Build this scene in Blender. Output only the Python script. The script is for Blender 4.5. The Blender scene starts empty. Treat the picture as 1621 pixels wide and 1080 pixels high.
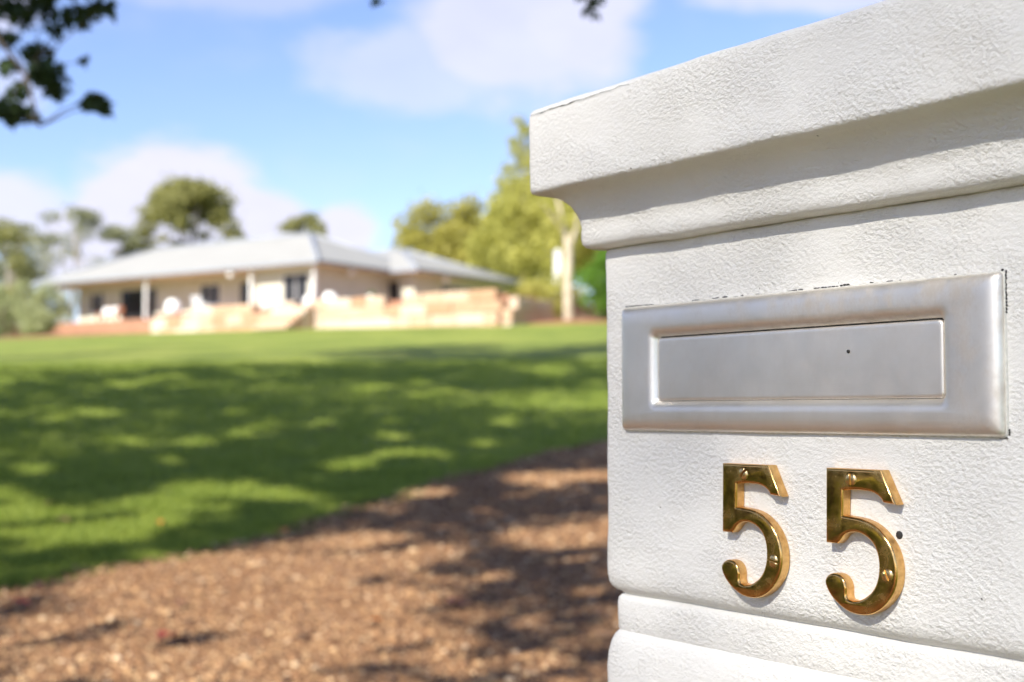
import bpy, bmesh, math, random
import numpy as np
from mathutils import Vector, noise

# ------------------------------------------------------------------ camera, sky, sun, exposure
SC = bpy.context.scene
COL = SC.collection
R = math.radians

cam = bpy.data.cameras.new('camera')
cam_o = bpy.data.objects.new('camera', cam)
COL.objects.link(cam_o)
SC.camera = cam_o
cam.sensor_width = 36.0
cam.lens = 47.3
cam.clip_start = 0.02
cam.clip_end = 3000
cam_o.location = (0, 0, 1.1)
cam_o.rotation_euler = (R(90) + math.atan(111 / 2130), 0, 0)
cam.dof.use_dof = True
cam.dof.focus_distance = 0.72
cam.dof.aperture_fstop = 8.6

SUN_DIR = Vector((-0.456, -0.633, 0.62)).normalized()      # towards the sun
SUN_EL = math.asin(SUN_DIR.z)
SUN_ROT = math.atan2(SUN_DIR.x, SUN_DIR.y) % (2 * math.pi)

sun = bpy.data.lights.new('sun', 'SUN')
sun.energy = 5.0
sun.angle = R(0.53)
sun.color = (1.0, 0.945, 0.84)
sun_o = bpy.data.objects.new('sun', sun)
COL.objects.link(sun_o)
sun_o.location = (-30, -40, 45)
sun_o.rotation_euler = SUN_DIR.to_track_quat('Z', 'Y').to_euler()

SC.view_settings.view_transform = 'Standard'
SC.view_settings.look = 'None'
SC.view_settings.gamma = 1
SC.view_settings.use_curve_mapping = False
SC.view_settings.exposure = 1.05
SC.cycles.use_denoising = True
SC.cycles.max_bounces = 6
SC.cycles.sample_clamp_indirect = 6
try:
    SC.cycles.denoiser = 'OPENIMAGEDENOISE'
except Exception:
    pass


class NT:
    """small helper for node trees"""
    def __init__(s, tree):
        s.t = tree
        s.n = tree.nodes
        s.l = tree.links

    def node(s, typ, **kw):
        n = s.n.new(typ)
        for k, v in kw.items():
            setattr(n, k, v)
        return n

    def put(s, sock, v):
        if isinstance(v, bpy.types.NodeSocket):
            s.l.new(v, sock)
        elif v is not None:
            sock.default_value = v

    def math(s, op, a, b=None, c=None, clamp=False):
        n = s.n.new('ShaderNodeMath')
        n.operation = op
        n.use_clamp = clamp
        s.put(n.inputs[0], a)
        if b is not None:
            s.put(n.inputs[1], b)
        if c is not None:
            s.put(n.inputs[2], c)
        return n.outputs[0]

    def mix(s, fac, a, b, blend='MIX'):
        n = s.n.new('ShaderNodeMix')
        n.data_type = 'RGBA'
        n.blend_type = blend
        s.put(n.inputs['Factor'], fac)
        for sock, v in ((n.inputs['A'], a), (n.inputs['B'], b)):
            pass
        ia = [i for i in n.inputs if i.type == 'RGBA']
        for sock, v in zip(ia, (a, b)):
            if isinstance(v, (tuple, list)) and len(v) == 3:
                v = (*v, 1)
            s.put(sock, v)
        return [o for o in n.outputs if o.type == 'RGBA'][0]

    def noise(s, vec, scale, detail=3, rough=0.5, dist=0.0, dim='3D'):
        n = s.n.new('ShaderNodeTexNoise')
        n.noise_dimensions = dim
        s.put(n.inputs['Vector'], vec)
        n.inputs['Scale'].default_value = scale
        n.inputs['Detail'].default_value = detail
        n.inputs['Roughness'].default_value = rough
        n.inputs['Distortion'].default_value = dist
        return n.outputs['Fac']

    def voro(s, vec, scale, feature='F1', out='Distance', rand=1.0):
        n = s.n.new('ShaderNodeTexVoronoi')
        n.feature = feature
        s.put(n.inputs['Vector'], vec)
        n.inputs['Scale'].default_value = scale
        n.inputs['Randomness'].default_value = rand
        return n.outputs[out]

    def ramp(s, fac, stops, interp='LINEAR'):
        n = s.n.new('ShaderNodeValToRGB')
        cr = n.color_ramp
        cr.interpolation = interp
        while len(cr.elements) < len(stops):
            cr.elements.new(0.5)
        for e, (p, c) in zip(cr.elements, stops):
            e.position = p
            e.color = (*c, 1) if len(c) == 3 else c
        s.put(n.inputs[0], fac)
        return n.outputs[0]

    def maprange(s, v, a, b, c=0.0, d=1.0, smooth=True):
        n = s.n.new('ShaderNodeMapRange')
        n.interpolation_type = 'SMOOTHSTEP' if smooth else 'LINEAR'
        s.put(n.inputs[0], v)
        for i, x in enumerate((a, b, c, d)):
            n.inputs[i + 1].default_value = x
        return n.outputs[0]


def make_world():
    w = bpy.data.worlds.new('World')
    SC.world = w
    w.use_nodes = True
    T = NT(w.node_tree)
    T.n.clear()
    out = T.node('ShaderNodeOutputWorld')
    bg = T.node('ShaderNodeBackground')
    T.l.new(bg.outputs[0], out.inputs[0])
    sky = T.node('ShaderNodeTexSky', sky_type='NISHITA')
    sky.sun_disc = False
    sky.sun_elevation = SUN_EL
    sky.sun_rotation = SUN_ROT
    sky.altitude = 300
    sky.air_density = 1.0
    sky.dust_density = 0.25
    sky.ozone_density = 2.5
    tc = T.node('ShaderNodeTexCoord').outputs['Generated']
    sep = T.node('ShaderNodeSeparateXYZ')
    T.l.new(tc, sep.inputs[0])
    az = T.math('ARCTAN2', sep.outputs[0], sep.outputs[1])
    el = T.math('ARCSINE', sep.outputs[2])
    comb = T.node('ShaderNodeCombineXYZ')
    T.l.new(az, comb.inputs[0])
    T.l.new(T.math('MULTIPLY', el, 1.8), comb.inputs[1])
    wob = T.noise(comb.outputs[0], 11.0, 5, 0.55)
    wob = T.math('SUBTRACT', wob, 0.5)
    # cumulus heads: (azimuth, elevation, half width, half height, strength)
    blobs = [(0.0, 0.275, 0.085, 0.05, .75), (-0.05, 0.255, 0.10, 0.035, .5), (0.055, 0.29, 0.05, 0.055, .8), (-0.02, 0.30, 0.05, 0.045, .5),
             (-0.245, 0.140, 0.075, 0.052, 1.2), (-0.315, 0.118, 0.030, 0.030, 1.0), (-0.19, 0.125, 0.050, 0.042, 1.15), (-0.125, 0.130, 0.028, 0.025, 1.1),
             (-0.39, 0.14, 0.075, 0.035, .85), (-0.39, 0.225, 0.05, 0.025, .5), (-0.385, 0.28, 0.04, 0.03, .7),
             (-0.21, 0.305, 0.09, 0.022, .35), (0.24, 0.305, 0.10, 0.022, .7),
             (0.9, 0.2, 0.2, 0.08, 1.0), (1.5, 0.35, 0.25, 0.1, 1.0), (-1.1, 0.35, 0.2, 0.08, .9), (-1.6, 0.22, 0.25, 0.09, 1.0),
             (-2.5, 0.4, 0.25, 0.1, .8), (2.5, 0.3, 0.3, 0.1, .9), (0.3, 0.8, 0.3, 0.12, .7), (-0.8, 0.75, 0.3, 0.1, .8)]
    dens = None
    for (a0, e0, sa, se, st) in blobs:
        u = T.math('DIVIDE', T.math('SUBTRACT', az, a0), sa)
        v = T.math('DIVIDE', T.math('SUBTRACT', el, e0), se)
        d = T.math('SQRT', T.math('ADD', T.math('MULTIPLY', u, u), T.math('MULTIPLY', v, v)))
        d = T.math('ADD', d, T.math('MULTIPLY', wob, 1.5))
        m = T.maprange(d, 1.25, 0.62, 0.0, st)
        dens = m if dens is None else T.math('MAXIMUM', dens, m)
    veil = T.maprange(T.noise(comb.outputs[0], 4.0, 4, 0.6), 0.42, 0.8, 0.0, 0.30)
    dens = T.math('MAXIMUM', dens, veil)
    dens = T.math('MINIMUM', dens, 0.94)
    skyc = T.mix(1.0, sky.outputs[0], (1.02, 0.96, 1.14), 'MULTIPLY')
    skyc = T.mix(1.0, skyc, (0.098, 0.098, 0.098), 'MULTIPLY')
    shade = T.noise(comb.outputs[0], 16.0, 4, 0.55)
    cloud = T.mix(shade, (0.405, 0.40, 0.50), (0.495, 0.485, 0.56))
    T.l.new(T.mix(dens, skyc, cloud), bg.inputs[0])
    bg.inputs[1].default_value = 1.0


make_world()


# ------------------------------------------------------------------ helpers
def link(o, parent=None, loc=None, rotz=None):
    COL.objects.link(o)
    if parent is not None:
        o.parent = parent
    if loc is not None:
        o.location = loc
    if rotz is not None:
        o.rotation_euler = (0, 0, rotz)
    return o


def tag(o, label=None, cat=None, group=None, kind=None):
    for k, v in (('label', label), ('category', cat), ('group', group), ('kind', kind)):
        if v:
            o[k] = v
    return o


def empty(name, loc=(0, 0, 0), rotz=0):
    o = bpy.data.objects.new(name, None)
    o.empty_display_size = 0.2
    return link(o, None, loc, rotz)


def mesh_np(name, V, F, mats, smooth=False):
    """V (n,3) array, F (m,k) array of equal-size faces"""
    V = np.asarray(V, dtype=np.float32)
    F = np.asarray(F, dtype=np.int32)
    me = bpy.data.meshes.new(name)
    me.vertices.add(len(V))
    me.vertices.foreach_set('co', V.ravel())
    k = F.shape[1]
    me.loops.add(F.size)
    me.loops.foreach_set('vertex_index', F.ravel())
    me.polygons.add(len(F))
    me.polygons.foreach_set('loop_start', np.arange(0, F.size, k, dtype=np.int32))
    if smooth:
        me.polygons.foreach_set('use_smooth', np.ones(len(F), dtype=bool))
    for m in (mats if isinstance(mats, (list, tuple)) else [mats]):
        me.materials.append(m)
    me.update(calc_edges=True)
    me.validate()
    return me


def mesh_py(name, V, F, mat, smooth=False):
    me = bpy.data.meshes.new(name)
    me.from_pydata([tuple(v) for v in V], [], F)
    me.materials.append(mat)
    if smooth:
        for p in me.polygons:
            p.use_smooth = True
    me.update()
    return me


def ob(name, me, parent=None, loc=None, rotz=None):
    return link(bpy.data.objects.new(name, me), parent, loc, rotz)


class MB:
    """collects polygons for one mesh"""
    def __init__(s):
        s.V = []
        s.F = []

    def add(s, V, F):
        b = len(s.V)
        s.V += [tuple(v) for v in V]
        s.F += [tuple(i + b for i in f) for f in F]
        return s

    def box(s, x0, x1, y0, y1, z0, z1):
        V = [(x, y, z) for x in (x0, x1) for y in (y0, y1) for z in (z0, z1)]
        return s.add(V, [(0, 1, 3, 2), (4, 6, 7, 5), (0, 4, 5, 1), (2, 3, 7, 6), (0, 2, 6, 4), (1, 5, 7, 3)])

    def tube(s, pts, rads, n=8, cap=True):
        pts = [Vector(p) for p in pts]
        rings = []
        up = Vector((0.31, 0.17, 0.93)).normalized()
        for i, p in enumerate(pts):
            d = (pts[min(i + 1, len(pts) - 1)] - pts[max(i - 1, 0)]).normalized()
            a = d.cross(up if abs(d.dot(up)) < .95 else Vector((1, 0, 0))).normalized()
            b = d.cross(a).normalized()
            rings.append([p + (a * math.cos(t) + b * math.sin(t)) * rads[i] for t in [2 * math.pi * k / n for k in range(n)]])
        V = [v for r in rings for v in r]
        F = []
        for i in range(len(pts) - 1):
            for k in range(n):
                F.append((i * n + k, i * n + (k + 1) % n, (i + 1) * n + (k + 1) % n, (i + 1) * n + k))
        if cap:
            F.append(tuple(range(n))[::-1])
            F.append(tuple((len(pts) - 1) * n + k for k in range(n)))
        return s.add(V, F)

    def lathe(s, prof, n=20, cx=0, cy=0):
        V = [(cx + r * math.cos(2 * math.pi * k / n), cy + r * math.sin(2 * math.pi * k / n), z) for r, z in prof for k in range(n)]
        F = []
        for i in range(len(prof) - 1):
            for k in range(n):
                F.append((i * n + k, i * n + (k + 1) % n, (i + 1) * n + (k + 1) % n, (i + 1) * n + k))
        F.append(tuple(range(n))[::-1])
        F.append(tuple((len(prof) - 1) * n + k for k in range(n)))
        return s.add(V, F)

    def mesh(s, name, mat, smooth=False):
        return mesh_py(name, s.V, s.F, mat, smooth)

    def build(s, name, mat, parent=None, smooth=False, loc=None, rotz=None, bevel=0):
        me = s.mesh(name, mat, smooth)
        if bevel:
            bm = bmesh.new()
            bm.from_mesh(me)
            bmesh.ops.bevel(bm, geom=bm.edges[:], offset=bevel, segments=1, affect='EDGES')
            bm.to_mesh(me)
            bm.free()
        return ob(name, me, parent, loc, rotz)


# ------------------------------------------------------------------ materials
def mat(name, rough=0.6, metal=0.0, spec=0.5):
    m = bpy.data.materials.new(name)
    m.use_nodes = True
    T = NT(m.node_tree)
    p = T.n['Principled BSDF']
    p.inputs['Roughness'].default_value = rough
    p.inputs['Metallic'].default_value = metal
    p.inputs['Specular IOR Level'].default_value = spec
    T.p = p
    T.obj = T.node('ShaderNodeTexCoord').outputs['Object']
    T.rand = T.node('ShaderNodeObjectInfo').outputs['Random']
    geo = T.node('ShaderNodeNewGeometry')
    T.isl = geo.outputs['Random Per Island']
    T.pos = geo.outputs['Position']
    return m, T


def base(T, c):
    T.put(T.p.inputs['Base Color'], (*c, 1) if isinstance(c, tuple) and len(c) == 3 else c)


def bump(T, h, dist, strength=1.0):
    b = T.node('ShaderNodeBump')
    b.inputs['Strength'].default_value = strength
    b.inputs['Distance'].default_value = dist
    T.put(b.inputs['Height'], h)
    T.l.new(b.outputs[0], T.p.inputs['Normal'])


def simple(name, c, rough=0.6, metal=0.0, var=0.12, scale=6.0, bmp=0.0):
    m, T = mat(name, rough, metal)
    n = T.noise(T.obj, scale, 4, 0.6)
    lo = tuple(x * (1 - var) for x in c)
    hi = tuple(min(x * (1 + var), 1) for x in c)
    base(T, T.ramp(n, [(0.3, lo), (0.7, hi)]))
    if bmp:
        bump(T, n, bmp)
    return m


M = {}


def build_materials():
    # painted stucco of the pillar
    m, T = mat('painted_stucco', 0.55, 0, 0.35)
    map_ = T.node('ShaderNodeMapping')
    map_.inputs['Scale'].default_value = (1, 1, 1.35)
    T.l.new(T.obj, map_.inputs[0])
    v = map_.outputs[0]
    n1 = T.noise(v, 350, 4, 0.6, 0.0)
    n1r = T.maprange(n1, 0.15, 0.85, 0.0, 1.7, False)
    n2 = T.noise(v, 900, 2, 0.5, 0.0)
    n3 = T.noise(v, 34, 3, 0.5)
    patch = T.maprange(T.noise(v, 16, 3, 0.6), 0.36, 0.60, 0.38, 1.0)
    h = T.math('ADD', T.math('MULTIPLY', T.math('MULTIPLY', n1r, patch), 0.82), T.math('MULTIPLY', n2, 0.20))
    h = T.math('ADD', h, T.math('MULTIPLY', n3, 1.1))
    # pits and flecks: sparse cells that go dark
    cell = T.node('ShaderNodeTexVoronoi')
    T.put(cell.inputs['Vector'], v)
    cell.inputs['Scale'].default_value = 120
    sepc = T.node('ShaderNodeSeparateColor')
    T.l.new(cell.outputs['Color'], sepc.inputs[0])
    pick = T.math('GREATER_THAN', sepc.outputs[0], 0.95)
    size = T.math('MULTIPLY_ADD', sepc.outputs[1], 0.08, 0.02)
    dd = T.math('ADD', cell.outputs['Distance'], T.math('MULTIPLY', T.math('SUBTRACT', n2, 0.5), 0.35))
    fleck = T.math('MULTIPLY', pick, T.math('LESS_THAN', dd, size))
    grime = T.maprange(T.noise(v, 7, 5, 0.65), 0.45, 0.75, 0.0, 0.35)
    c = T.mix(grime, (0.80, 0.785, 0.745), (0.70, 0.68, 0.62))
    c = T.mix(T.math('MULTIPLY', T.maprange(n1, 0.34, 0.22), 0.35), c, (0.5, 0.49, 0.45))
    c = T.mix(T.math('MULTIPLY', fleck, 0.85), c, (0.06, 0.05, 0.04))
    base(T, c)
    h = T.math('SUBTRACT', h, T.math('MULTIPLY', fleck, 0.5))
    bump(T, h, 0.0011, 0.9)
    M['stucco'] = m

    # brushed stainless of the letter plate
    m, T = mat('stainless_steel', 0.3, 0.93)
    st = T.node('ShaderNodeMapping')
    st.inputs['Scale'].default_value = (60, 400, 1500)
    T.l.new(T.obj, st.inputs[0])
    br = T.noise(st.outputs[0], 1.0, 3, 0.6)
    mot = T.noise(T.obj, 70, 6, 0.7, 0.0)
    big = T.noise(T.obj, 17, 5, 0.6, 0.0)
    fine = T.noise(T.obj, 700, 2, 0.5)
    c = T.ramp(big, [(0.25, (0.86, 0.81, 0.735)), (0.5, (0.90, 0.86, 0.795)), (0.75, (0.92, 0.89, 0.835))])
    sep = T.node('ShaderNodeSeparateXYZ')
    T.l.new(T.obj, sep.inputs[0])
    runs = T.node('ShaderNodeMapping')
    runs.inputs['Scale'].default_value = (75, 60, 52)
    T.l.new(T.obj, runs.inputs[0])
    run = T.noise(runs.outputs[0], 1.0, 5, 0.65)
    zone = T.math('MULTIPLY', T.maprange(sep.outputs[2], 1.138, 1.156), T.maprange(sep.outputs[0], -0.235, -0.11))
    zone = T.math('MAXIMUM', zone, T.math('MULTIPLY', T.maprange(sep.outputs[0], -0.036, -0.02), 0.8))
    stain = T.math('MULTIPLY', T.maprange(run, 0.40, 0.68), T.math('ADD', zone, 0.22))
    c = T.mix(T.math('MULTIPLY', stain, 0.42), c, (0.50, 0.43, 0.35))
    base(T, c)
    rg = T.math('ADD', 0.44, T.math('MULTIPLY', T.maprange(mot, 0.3, 0.75), 0.06))
    rg = T.math('ADD', rg, T.math('MULTIPLY', stain, 0.15))
    T.put(T.p.inputs['Roughness'], rg)
    hh = T.math('ADD', T.math('MULTIPLY', br, 0.5), T.math('MULTIPLY', fine, 0.25))
    hh = T.math('ADD', hh, T.math('MULTIPLY', mot, 0.25))
    bump(T, hh, 0.00006, 0.8)
    M['steel'] = m

    # polished brass with a little tarnish
    m, T = mat('brass', 0.13, 1.0)
    tn = T.noise(T.obj, 90, 5, 0.65, 0.5)
    fine = T.noise(T.obj, 900, 2, 0.5)
    c = T.ramp(tn, [(0.25, (0.58, 0.30, 0.085)), (0.55, (0.76, 0.46, 0.16)), (0.8, (0.82, 0.55, 0.22))])
    base(T, c)
    T.put(T.p.inputs['Roughness'], T.math('ADD', 0.06, T.math('MULTIPLY', T.maprange(tn, 0.3, 0.75), 0.26)))
    bump(T, T.math('ADD', T.math('MULTIPLY', tn, 1.0), T.math('MULTIPLY', fine, 0.1)), 0.00012, 0.7)
    M['brass'] = m
    m, T = mat('cast_brass', 0.42, 1.0)
    tn = T.noise(T.obj, 220, 4, 0.65)
    base(T, T.ramp(tn, [(0.3, (0.55, 0.30, 0.10)), (0.6, (0.78, 0.50, 0.20)), (0.8, (0.82, 0.60, 0.33))]))
    bump(T, tn, 0.0003, 0.6)
    M['brass_side'] = m
    M['brass_screw'] = simple('brass_screw', (0.80, 0.57, 0.27), 0.28, 1.0, 0.15, 400)
    M['sealant'] = simple('black_sealant', (0.03, 0.027, 0.024), 0.7, 0, 0.5, 200, 0.0004)  # sealant; also paints the dark in the flap gap and screw slots
    M['clear_sealant'] = simple('old_clear_sealant', (0.62, 0.60, 0.54), 0.4, 0, 0.2, 300, 0.0003)

    # foliage
    def foliage(name, lo, hi, back, rough=0.55, trans=0.4, tint=1.0):
        m, T = mat(name, rough, 0, 0.3)
        big = T.noise(T.obj, 0.7, 3, 0.5)
        f = T.math('ADD', T.math('MULTIPLY', T.isl, 0.6), T.math('MULTIPLY', big, 0.5), clamp=True)
        c = T.ramp(f, [(0.2, lo), (0.85, hi)])
        base(T, c)
        tr = T.node('ShaderNodeBsdfTranslucent')
        T.put(tr.inputs[0], T.mix(0.6, c, back))
        mx = T.node('ShaderNodeMixShader')
        mx.inputs[0].default_value = trans
        T.l.new(T.p.outputs[0], mx.inputs[1])
        T.l.new(tr.outputs[0], mx.inputs[2])
        T.l.new(mx.outputs[0], T.n['Material Output'].inputs[0])
        return m
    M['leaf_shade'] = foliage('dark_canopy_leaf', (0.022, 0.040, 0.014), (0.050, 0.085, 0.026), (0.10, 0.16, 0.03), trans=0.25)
    M['leaf_gum'] = foliage('gum_leaf', (0.18, 0.185, 0.06), (0.36, 0.345, 0.12), (0.4, 0.4, 0.12), trans=0.3)  # leaf colour lightened in place of haze over the trees
    M['leaf_gum_grey'] = foliage('grey_gum_leaf', (0.20, 0.21, 0.13), (0.36, 0.365, 0.22), (0.36, 0.38, 0.18), trans=0.3)
    M['leaf_lime'] = foliage('lime_leaf', (0.30, 0.30, 0.055), (0.53, 0.51, 0.14), (0.57, 0.57, 0.13), trans=0.4)
    M['leaf_olive'] = foliage('olive_leaf', (0.28, 0.26, 0.05), (0.48, 0.44, 0.11), (0.5, 0.48, 0.1), trans=0.35)
    M['leaf_green'] = foliage('green_shrub_leaf', (0.07, 0.15, 0.02), (0.19, 0.34, 0.045), (0.25, 0.45, 0.05), trans=0.4)
    M['leaf_pale'] = foliage('pale_shrub_leaf', (0.25, 0.27, 0.12), (0.46, 0.48, 0.25), (0.46, 0.5, 0.24), trans=0.35)
    M['grass_blade'] = foliage('grass_blade', (0.085, 0.145, 0.022), (0.36, 0.41, 0.075), (0.42, 0.52, 0.07), trans=0.45)
    M['bark'] = simple('bark', (0.13, 0.10, 0.075), 0.9, 0, 0.4, 9, 0.02)
    M['bark_pale'] = simple('pale_gum_bark', (0.47, 0.40, 0.30), 0.85, 0, 0.32, 2.2, 0.02)
    M['bark_grey'] = simple('grey_gum_bark', (0.34, 0.30, 0.26), 0.85, 0, 0.25, 3, 0.01)

    # lawn
    m, T = mat('lawn_turf', 0.8, 0, 0.2)
    n1 = T.noise(T.pos, 0.45, 4, 0.6)
    n2 = T.noise(T.pos, 5.0, 4, 0.7)
    n3 = T.noise(T.pos, 60, 3, 0.6)
    f = T.math('ADD', T.math('MULTIPLY', n1, 0.55), T.math('ADD', T.math('MULTIPLY', n2, 0.30), T.math('MULTIPLY', n3, 0.15)))
    base(T, T.ramp(f, [(0.32, (0.11, 0.16, 0.028)), (0.5, (0.225, 0.275, 0.048)), (0.68, (0.37, 0.38, 0.085))]))
    bump(T, T.math('ADD', n3, T.math('MULTIPLY', n2, 2.0)), 0.035, 1.0)
    M['lawn'] = m

    # gravel bed and its stones
    m, T = mat('gravel_bed', 0.9, 0, 0.2)
    n1 = T.noise(T.pos, 1.3, 4, 0.6)
    cells = T.node('ShaderNodeTexVoronoi')
    T.put(cells.inputs['Vector'], T.pos)
    cells.inputs['Scale'].default_value = 48
    sepc = T.node('ShaderNodeSeparateColor')
    T.l.new(cells.outputs['Color'], sepc.inputs[0])
    f = T.math('ADD', T.math('MULTIPLY', sepc.outputs[0], 0.75), T.math('MULTIPLY', n1, 0.25))
    base(T, T.ramp(f, [(0.1, (0.10, 0.048, 0.024)), (0.45, (0.24, 0.115, 0.052)), (0.75, (0.36, 0.19, 0.085)), (0.95, (0.5, 0.38, 0.27))]))
    bump(T, T.math('MULTIPLY', cells.outputs['Distance'], -1.0), 0.02, 1.0)
    M['gravel_bed'] = m
    m, T = mat('gravel_stone', 0.75, 0, 0.35)
    sp = T.noise(T.pos, 120, 3, 0.6)
    f = T.math('ADD', T.math('MULTIPLY', T.isl, 0.85), T.math('MULTIPLY', sp, 0.15))
    base(T, T.ramp(f, [(0.08, (0.075, 0.040, 0.022)), (0.4, (0.215, 0.110, 0.052)), (0.66, (0.33, 0.19, 0.088)), (0.86, (0.49, 0.32, 0.165)), (0.97, (0.70, 0.56, 0.39))]))
    M['stone'] = m
    M['mulch'] = simple('red_mulch', (0.26, 0.115, 0.06), 0.95, 0, 0.35, 3, 0.03)
    M['terrace'] = simple('red_paving', (0.34, 0.17, 0.105), 0.85, 0, 0.25, 4, 0.01)
    M['hill'] = simple('far_hill', (0.09, 0.13, 0.06), 0.95, 0, 0.3, 0.05)

    # sandstone, each block its own tone
    m, T = mat('sandstone', 0.9, 0, 0.2)
    n1 = T.noise(T.obj, 2.2, 5, 0.65)
    f = T.math('ADD', T.math('MULTIPLY', T.rand, 0.75), T.math('MULTIPLY', n1, 0.3))
    base(T, T.ramp(f, [(0.12, (0.40, 0.23, 0.135)), (0.35, (0.50, 0.335, 0.225)), (0.62, (0.53, 0.395, 0.285)), (0.92, (0.57, 0.48, 0.385))]))
    bump(T, T.noise(T.obj, 6, 5, 0.7), 0.05, 0.8)
    M['sandstone'] = m

    # house
    m, T = mat('weatherboard', 0.6, 0, 0.3)
    sep = T.node('ShaderNodeSeparateXYZ')
    T.l.new(T.obj, sep.inputs[0])
    saw = T.math('FRACT', T.math('DIVIDE', sep.outputs[2], 0.18))
    n1 = T.noise(T.obj, 1.2, 4, 0.6)
    base(T, T.ramp(n1, [(0.3, (0.55, 0.53, 0.43)), (0.7, (0.61, 0.59, 0.49))]))
    bump(T, T.math('SUBTRACT', 1.0, saw), 0.02, 1.0)
    M['board'] = m
    m, T = mat('roof_sheet', 0.6, 0, 0.3)
    n1 = T.noise(T.obj, 0.6, 4, 0.6)
    base(T, T.ramp(n1, [(0.3, (0.305, 0.30, 0.275)), (0.7, (0.335, 0.33, 0.305))]))
    wv = T.node('ShaderNodeTexWave')
    wv.wave_type = 'BANDS'
    wv.bands_direction = 'X'
    wv.inputs['Scale'].default_value = 3.0
    T.put(wv.inputs['Vector'], T.obj)
    bump(T, wv.outputs['Fac'], 0.01, 0.6)
    M['roof'] = m
    M['white'] = simple('white_paint', (0.80, 0.80, 0.78), 0.45, 0, 0.05, 3)
    M['gutter'] = simple('pale_grey_gutter', (0.25, 0.27, 0.31), 0.4, 0, 0.06, 2)
    M['soffit'] = simple('cream_soffit', (0.70, 0.66, 0.54), 0.7, 0, 0.05, 2)
    m, T = mat('window_glass', 0.06, 0, 0.15)
    base(T, T.ramp(T.noise(T.obj, 0.8, 2, 0.5), [(0.3, (0.012, 0.013, 0.015)), (0.7, (0.05, 0.05, 0.055))]))
    M['glass'] = m
    M['frame_dark'] = simple('dark_frame', (0.06, 0.055, 0.05), 0.4, 0, 0.2, 4)
    M['teak'] = simple('red_brown_timber', (0.36, 0.14, 0.06), 0.6, 0, 0.25, 6, 0.003)
    M['cushion'] = simple('white_cushion', (0.82, 0.81, 0.78), 0.9, 0, 0.05, 5, 0.01)
    M['planter'] = simple('white_glazed_pot', (0.84, 0.83, 0.80), 0.35, 0, 0.05, 4)
    M['soil'] = simple('potting_soil', (0.04, 0.03, 0.02), 0.95)

    def fallen(name, lo, hi):
        m, T = mat(name, 0.6, 0, 0.3)
        base(T, T.ramp(T.noise(T.obj, 60, 4, 0.6), [(0.3, lo), (0.7, hi)]))
        return m
    M['leaf_orange'] = fallen('orange_dead_leaf', (0.45, 0.13, 0.02), (0.70, 0.26, 0.05))
    M['leaf_red'] = fallen('red_dead_leaf', (0.22, 0.03, 0.02), (0.42, 0.07, 0.04))
    M['leaf_brown'] = fallen('brown_dead_leaf', (0.10, 0.045, 0.025), (0.2, 0.09, 0.05))
    M['leaf_tan'] = fallen('tan_dead_leaf', (0.45, 0.25, 0.11), (0.60, 0.38, 0.2))


build_materials()
rng = np.random.default_rng(55)
random.seed(55)


# ------------------------------------------------------------------ terrain
def softplus(t, w):
    t = np.asarray(t, dtype=float) / w
    return w * np.where(t > 40, t, np.log1p(np.exp(np.minimum(t, 40))))


def ground(x, y):
    """height of the ground: a flat gateway, then a lawn that climbs to the house"""
    x = np.asarray(x, dtype=float)
    y = np.asarray(y, dtype=float)
    k = np.clip(y / 60, 0, 1.15)
    k = k * k
    return 0.086 * (softplus(y - 6, 1.2) - softplus(y - 78, 3)) + 0.03 * np.clip(x + 10, -22, 22) * k


def grid_mesh(name, xs, ys, dz, m, keep=None):
    X, Y = np.meshgrid(xs, ys)
    Z = ground(X, Y) + dz
    V = np.stack([X, Y, Z], -1).reshape(-1, 3)
    nx, ny = len(xs), len(ys)
    i = (np.arange(ny - 1)[:, None] * nx + np.arange(nx - 1)[None, :]).ravel()
    F = np.stack([i, i + 1, i + nx + 1, i + nx], -1)
    return mesh_np(name, V, F, m, True)


def axis(lo, hi, fine_lo, fine_hi, step):
    a = list(np.arange(fine_lo, fine_hi + 1e-6, step))
    s, v, left = step, fine_lo, []
    while v > lo:
        s *= 1.25
        v = max(v - s, lo)
        left.append(v)
    s, v, right = step, fine_hi, []
    while v < hi:
        s *= 1.25
        v = min(v + s, hi)
        right.append(v)
    return np.array(left[::-1] + a + right)


o = ob('lawn', grid_mesh('lawn', axis(-900, 900, -24, 12, 0.5), axis(-300, 1500, -4, 80, 0.5), 0, M['lawn']))
tag(o, 'mown green lawn climbing from the drive to the house', 'lawn', kind='structure')

# driveway: a gravel strip; its left edge follows these points, it is 6.2 m wide
EDGE = [(-20, -22.0), (-6.3, 0.6), (-4.4, 4.3), (-2.76, 7.30), (-2.15, 8.20), (-1.61, 9.05), (-1.02, 10.7), (-0.06, 12.85), (0.96, 14.65), (2.6, 17.2), (6.0, 22), (12, 29), (24, 42)]
_ex = np.array([p[0] for p in EDGE])
_ey = np.array([p[1] for p in EDGE])


def edge_x(y):
    """x of the drive's left edge at y, with an irregular grassy margin"""
    y = np.asarray(y, dtype=float)
    return np.interp(y, _ey, _ex) + 0.05 * np.sin(y * 3.1) + 0.035 * np.sin(y * 7.7 + 1) + 0.02 * np.sin(y * 17 + 2)


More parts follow.
